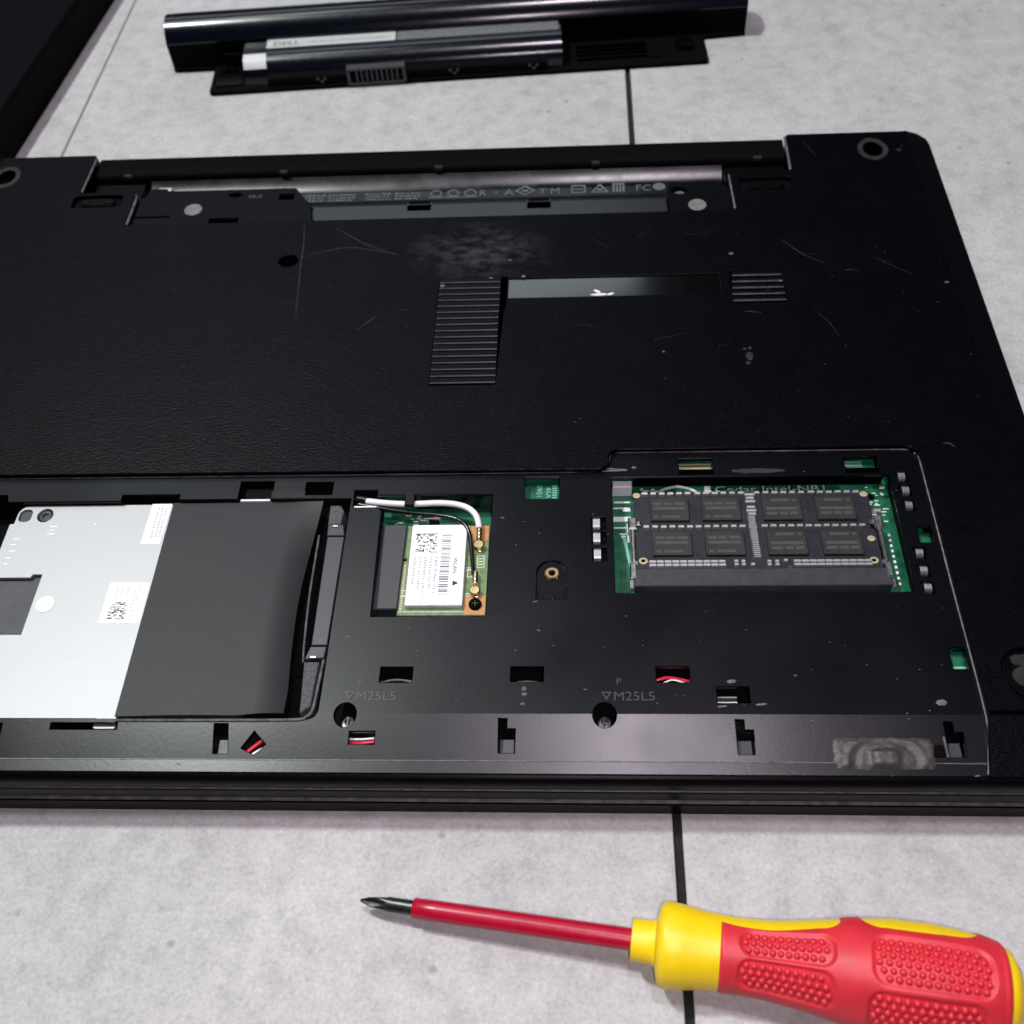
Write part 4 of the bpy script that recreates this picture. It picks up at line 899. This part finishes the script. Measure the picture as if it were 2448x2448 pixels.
frontp = [(24, 1.5), (24, 13.2), (15.5, 13.0)] + [(13.0 - 9.0 * math.sin(math.radians(d)), 4.6 + 8.4 * math.cos(math.radians(d))) for d in (0, 12, 24, 36, 48, 60, 72, 84)] + [(3.6, 3.6), (3.2, 1.5)]
V, F = ext_u(frontp, 16.0, 165.0); fcell = link('front_cell_row', V, F, 'pack_black', bat, True)
V, F = ext_u([(4.2, 1.5), (1.2, 1.5), (1.0, 5.6), (1.4, 6.2), (4.2, 7.2)], 27, 158); link('front_wall', V, F, 'matte_black', bat)
for k in range(4):
    V, F = ext_u([(6 + k * 3.4, 2.0), (6 + k * 3.4, 3.6), (7.2 + k * 3.4, 3.6), (7.2 + k * 3.4, 2.0)], 172, 205); link('floor_rib', V, F, 'edge_black', bat)
V, F = blt(join(box(219, 9.5, 2.0, 226, 17, 5.0, 0.4), box(206, 5.0, 2.0, 211, 6.4, 3.2, 0.2))); link('floor_stop', V, F, 'edge_black', bat)
V, F = blt(join(box(1.5, 4.0, 2.0, 14, 20, 3.0, 0.2), box(4.5, 21.2, 2.0, 12.5, 22.9, 8.5, 0.4), box(5.2, 14.5, 2.0, 10.5, 16.2, 5.0, 0.3))); link('end_hook', V, F, 'edge_black', bat)
# labels follow the curved cases
def patch(prof, u0, u1, lift=0.06, thick=0.05):
    n = len(prof); V = [(u0, a, b_ + lift) for a, b_ in prof] + [(u1, a, b_ + lift) for a, b_ in prof]; F = [(k, k + 1, n + k + 1, n + k) for k in range(n - 1)]
    return blt((V, F))
V, F = patch([(23.2, 13.18), (19, 13.1), (15.9, 13.02)], 26.5, 87.5); bl1 = link('label', V, F, 'paper_grey', bat)
V, F = patch([(23.2, 13.18), (19, 13.1), (15.9, 13.02)], 88.2, 164); link('label', V, F, 'label_dim', bat)
arcp = [(13.0 - 9.05 * math.sin(math.radians(d)), 4.6 + 8.45 * math.cos(math.radians(d))) for d in (8, 18, 28, 38, 48, 58)]
V, F = patch(arcp, 16.3, 27.0); link('sticker', V, F, 'sticker_white', bat)
V, F = patch([(34 - 11.05 * math.cos(math.radians(d)), 11 + 11.05 * math.sin(math.radians(d))) for d in (112, 118, 124, 130)], 46, 150, 0.03); bl2 = link('label', V, F, 'paper_grey', bat)
V, F = patch([(34 - 11.05 * math.cos(math.radians(d)), 11 + 11.05 * math.sin(math.radians(d))) for d in (112, 118, 124, 130)], -18, 45, 0.03); link('label', V, F, 'label_dim', bat)
tm = text_mesh('DELL', 4.6)
V, F = place(tm, 29.5, 17.6, 13.22, 0, 1.25, 1.0); V, F = blt((V, F)); link('label_text', V, F, 'ink', bl1)
fp = []; random.seed(8); u = 46.5
while u < 84:
    w = random.uniform(0.6, 1.8); fp.append(box(u, 18.4, 13.15, u + w, 19.8, 13.2, 0)); u += w + 0.6
V, F = blt(join(*fp)); q = link('fine_print', V, F, 'ink_faint', bl1); q['kind'] = 'stuff'
fp = []
for u, w in ((56, 2.5), (62, 1), (78, 2.5), (84, 8), (97, 1.5), (112, 1.2), (126, 5), (139, 2)):
    a = math.radians(118); fp.append(([(u, 34 - 11.15 * math.cos(math.radians(d)), 11.04 + 11.15 * math.sin(math.radians(d))) for d in (114, 124)] + [(u + w, 34 - 11.15 * math.cos(math.radians(d)), 11.04 + 11.15 * math.sin(math.radians(d))) for d in (124, 114)], [(0, 1, 2, 3)]))
V, F = blt(join(*fp)); q = link('fine_print', V, F, 'ink', bl2); q['kind'] = 'stuff'
# connector
V, F = blt(join(box(64.5, -0.2, 1.0, 66.0, 3.6, 9.2, 0.3), box(90.5, -0.2, 1.0, 92.0, 3.6, 9.2, 0.3), box(64.5, -0.2, 8.3, 92.0, 4.0, 9.3, 0.3), box(64.5, -0.2, 1.0, 92.0, 1.6, 2.2, 0.3))); cn = link('connector', V, F, 'connector_grey', bat)
V, F = blt(box(66, 2.0, 1.6, 90.5, 3.4, 8.4, 0)); link('connector_back', V, F, 'void_black', cn)
for k in range(9):
    u = 68.6 + k * 2.35
    V, F = blt(box(u, 0.4, 2.2, u + 0.9, 2.2, 8.2, 0.15)); link('contact_blade', V, F, 'connector_grey', cn)
for u in (50, 112, 149):
    V, F = blt(join(box(u, 0.6, 4.4, u + 1.4, 1.3, 5.4, 0.1), box(u + 3.4, 0.6, 4.4, u + 4.6, 1.3, 5.4, 0.1), box(u + 1.8, 0.6, 3.0, u + 3.2, 1.3, 4.0, 0.1))); link('moulded_mark', V, F, 'connector_grey', bat)

# ------------------------------------------------------------------ black case at the far left
EA = Vector((-388.4, 296.0)); EB = Vector((-378.1, 440.1)); dirn = (EB - EA).normalized(); nrm = Vector((-dirn.y, dirn.x))
p = [EA - dirn * 12, EB + dirn * 160, EB + dirn * 160 + nrm * 230, EA - dirn * 12 + nrm * 230]
caseo = thing('flat_case', 'flat black case at the far left corner of the table', 'case', (-495, 370, 0))
V, F = plate([tuple(q) for q in p], [], 18.5, 18.2, 0.9); link('case_body', V, F, 'matte_black', caseo)
q = [Vector(a) for a in p]; c0 = sum(q, Vector((0, 0))) / 4
V, F = plate([tuple(a + (c0 - a) * 0.006) for a in q], [], 19.6, 1.0, 0.4); link('case_lid', V, F, 'case_black', caseo)

# ------------------------------------------------------------------ screwdriver
P0 = Vector((-192.0, -25.0, 4.6)); P1 = Vector((-40.0, -46.6, 14.4))
ax = (P1 - P0).normalized(); LEN = (P1 - P0).length
e1 = Vector((0, 1, 0)) - ax * ax.y; e1.normalize(); e2 = ax.cross(e1)          # e1 points away from the camera, e2 up
if e2.z < 0: e2 = -e2
sd = thing('screwdriver', 'screwdriver with red shaft and yellow and red bumpy handle', 'screwdriver', (-116, -36, 0))
def sp_(t, r, th): return tuple(P0 + ax * t + e1 * (r * math.cos(th)) + e2 * (r * math.sin(th)))
def lathe_ax(prof, n=28):
    V, F = [], []
    for t, r in prof: V += [sp_(t, r, 2 * math.pi * k / n) for k in range(n)]
    for i in range(len(prof) - 1): F += [(i * n + k, i * n + (k + 1) % n, (i + 1) * n + (k + 1) % n, (i + 1) * n + k) for k in range(n)]
    F.append(tuple(range(n))[::-1]); F.append(tuple(range((len(prof) - 1) * n, len(prof) * n)))
    return V, F
# cross tip: a star section that grows into the round blade
V, F = [], []; n = 32
for t, r, dp in ((0.0, 0.30, 0.1), (0.5, 0.6, 0.35), (2.2, 1.35, 0.62), (4.2, 1.75, 0.5), (6.0, 1.8, 0.22), (7.4, 1.8, 0.0), (17.0, 1.8, 0.0)):
    for k in range(n):
        th = 2 * math.pi * k / n; w = abs(math.sin(2 * (th + 0.5)))
        V.append(sp_(t, r * (1 - dp * w ** 1.5), th))
for i in range(6): F += [(i * n + k, i * n + (k + 1) % n, (i + 1) * n + (k + 1) % n, (i + 1) * n + k) for k in range(n)]
F.append(tuple(range(n))[::-1])
link('tip', V, F, 'dark_steel', sd, True)
V, F = lathe_ax([(13.9, 1.85), (13.9, 2.35), (14.1, 2.5), (20, 2.52), (74, 2.6)], 28); link('shaft', V, F, 'red_sleeve', sd, True)
def HR(t):
    pts = [(68.0, 4.5), (68.2, 4.8), (72.6, 5.0), (73.6, 5.3), (74.4, 8.6), (75.4, 9.6), (77, 9.9), (80, 9.5), (85, 8.6), (92, 8.0), (100, 8.3), (108, 9.4), (116, 10.8), (126, 12.2), (136, 12.3), (144, 11.6), (149, 10.5), (152, 9.2), (153.6, 6.6), (154.0, 0.3)]
    if t <= pts[0][0]: return pts[0][1]
    for (a, ra), (b_, rb_) in zip(pts, pts[1:]):
        if t <= b_:
            f = (t - a) / (b_ - a)
            return ra + (rb_ - ra) * f
    return pts[-1][1]
def HRs(t):                                    # smoothed along the length
    if t < 76: return HR(t)
    return sum(HR(min(153.9, max(75.4, t + d))) for d in (-2.4, -1.2, 0, 1.2, 2.4)) / 5 if t < 149 else HR(t)
def sect(th, t):                               # slightly squared section
    k = min(1, max(0, (t - 82) / 10)) * min(1, max(0, (150 - t) / 8))
    return 1 + 0.022 * k * math.cos(4 * (th - RIDGE))
RIDGE = math.radians(104)
ts = [68.0, 68.2, 68.6, 70, 72, 72.6, 73.2, 73.6, 74.0, 74.4, 74.9, 75.4, 76.2, 77] + [78 + k * 0.5 for k in range(143)] + [149.6, 150.4, 151.2, 152, 152.6, 153.2, 153.6, 153.9, 154.0]
# red grip: a raised skin with yellow windows and four sunken bumpy pads
T0, T1 = 88.5, 150.4
pads = [(93.1, 113.4, math.radians(64), math.radians(103), 3, 11), (92.7, 113.4, math.radians(110), math.radians(160), 4, 11), (121.6, 146.4, math.radians(62), math.radians(112), 6, 12), (120.9, 145.2, math.radians(121), math.radians(175), 6, 12)]
def sdround(a, b_, ha, hb, r):
    qa, qb = abs(a) - ha + r, abs(b_) - hb + r
    return math.hypot(max(qa, 0), max(qb, 0)) + min(max(qa, qb), 0) - r
def window(t, th):                             # > 0 where the yellow core shows through the skin (distance in mm)
    d = 99
    r = HRs(t)
    lim = math.radians(51) + math.radians(4) * math.sin((t - 90) / 5.0)
    lo = math.radians(-10)
    # front window: open towards the collar, round nose at t = 118
    a = sdround(t - 98, (th - math.radians(20)) * r, 17.2, (lim - math.radians(20)) * r, 3.5)
    b_ = sdround(t - 132.6, (th - math.radians(20)) * r, 12.6, math.radians(28 - 9 * ((t - 131) / 14) ** 2 if abs(t - 131) < 14 else 19) * r, 4.0)
    return -min(a, b_)
def core_r(t, th):                             # the yellow core steps in below the rubber skin
    r = HRs(t) * sect(th, t)
    w = window(t, th if th < math.pi * 1.5 else th - 2 * math.pi)
    e = min(t - T0, T1 - t, -w - 0.5)
    return r - 0.8 * min(1, max(0, e / 0.8)) if e > 0 else r
def grip_r(t, th):
    r = HRs(t) * sect(th, t)
    ed = min(t - T0, T1 - t)
    lift = 0.42 * min(1, max(0, ed / 0.5))
    w = window(t, th if th < math.pi * 1.5 else th - 2 * math.pi)
    if w > -0.6: lift = min(lift, 0.42 * max(-0.1, -w) / 0.6)
    for a, b_, ta, tb, _, _ in pads:
        d = sdround(t - (a + b_) / 2, (th - (ta + tb) / 2) * r, (b_ - a) / 2, (tb - ta) / 2 * r, 3.0)
        if d < 0.5: lift -= 0.75 * min(1, max(0, (0.5 - d) / 0.7))
    return r + lift
n = 144; V, F = [], []
for t in ts: V += [sp_(t, core_r(t, 2 * math.pi * k / n), 2 * math.pi * k / n) for k in range(n)]
for i in range(len(ts) - 1): F += [(i * n + k, i * n + (k + 1) % n, (i + 1) * n + (k + 1) % n, (i + 1) * n + k) for k in range(n)]
F.append(tuple(range(n))[::-1]); F.append(tuple(range((len(ts) - 1) * n, len(ts) * n)))
link('handle', V, F, 'yellow_plastic', sd, True)
nt_, nth = 200, 200
V, F = [], []; ok = []
for i in range(nt_ + 1):
    t = T0 + (T1 - T0) * i / nt_
    for k in range(nth):
        th = 2 * math.pi * k / nth
        V.append(sp_(t, grip_r(t, th), th)); ok.append(window(t, th if th < math.pi * 1.5 else th - 2 * math.pi) < 0.1)
for i in range(nt_):
    for k in range(nth):
        q = (i * nth + k, i * nth + (k + 1) % nth, (i + 1) * nth + (k + 1) % nth, (i + 1) * nth + k)
        if any(ok[j] for j in q): F.append(q)
used = sorted({j for q in F for j in q}); mp2 = {j: i for i, j in enumerate(used)}
grip = link('grip', [V[j] for j in used], [tuple(mp2[j] for j in q) for q in F], 'red_rubber', sd, 'full')
# bumps, one object each, all sharing one mesh
bm = bmesh.new(); bmesh.ops.create_icosphere(bm, subdivisions=2, radius=1.0)
bmesh.ops.delete(bm, geom=[v for v in bm.verts if v.co.z < -0.45], context='VERTS')
bme = bpy.data.meshes.new('grip_bump'); bm.to_mesh(bme); bm.free()
for p_ in bme.polygons: p_.use_smooth = True
bme.materials.append(MATS['red_rubber'])
for a, b_, ta, tb, rows, cols in pads:
    for j in range(rows):
        th = ta + (tb - ta) * (j + 0.72) / (rows + 0.44)
        for i in range(cols):
            t = a + (b_ - a) * (i + (0.55 if j % 2 else 0.95)) / (cols + 0.5)
            r = HRs(t) * sect(th, t)
            if sdround(t - (a + b_) / 2, (th - (ta + tb) / 2) * r, (b_ - a) / 2, (tb - ta) / 2 * r, 3.0) > -0.55: continue
            rg = grip_r(t, th)
            pos = Vector(sp_(t, rg + 0.02, th)); nrm3 = (Vector(sp_(t, rg + 1, th)) - Vector(sp_(t, rg, th))).normalized()
            o = bpy.data.objects.new('grip_bump', bme); C.objects.link(o)
            o.rotation_euler = nrm3.to_track_quat('Z', 'Y').to_euler(); s = 0.82 * random.uniform(0.92, 1.05)
            o.scale = (s * K, s * K, s * K * 1.05); put(o, pos, grip)
print('objects', len(bpy.data.objects), 'tris', sum(len(m.polygons) for m in bpy.data.meshes))
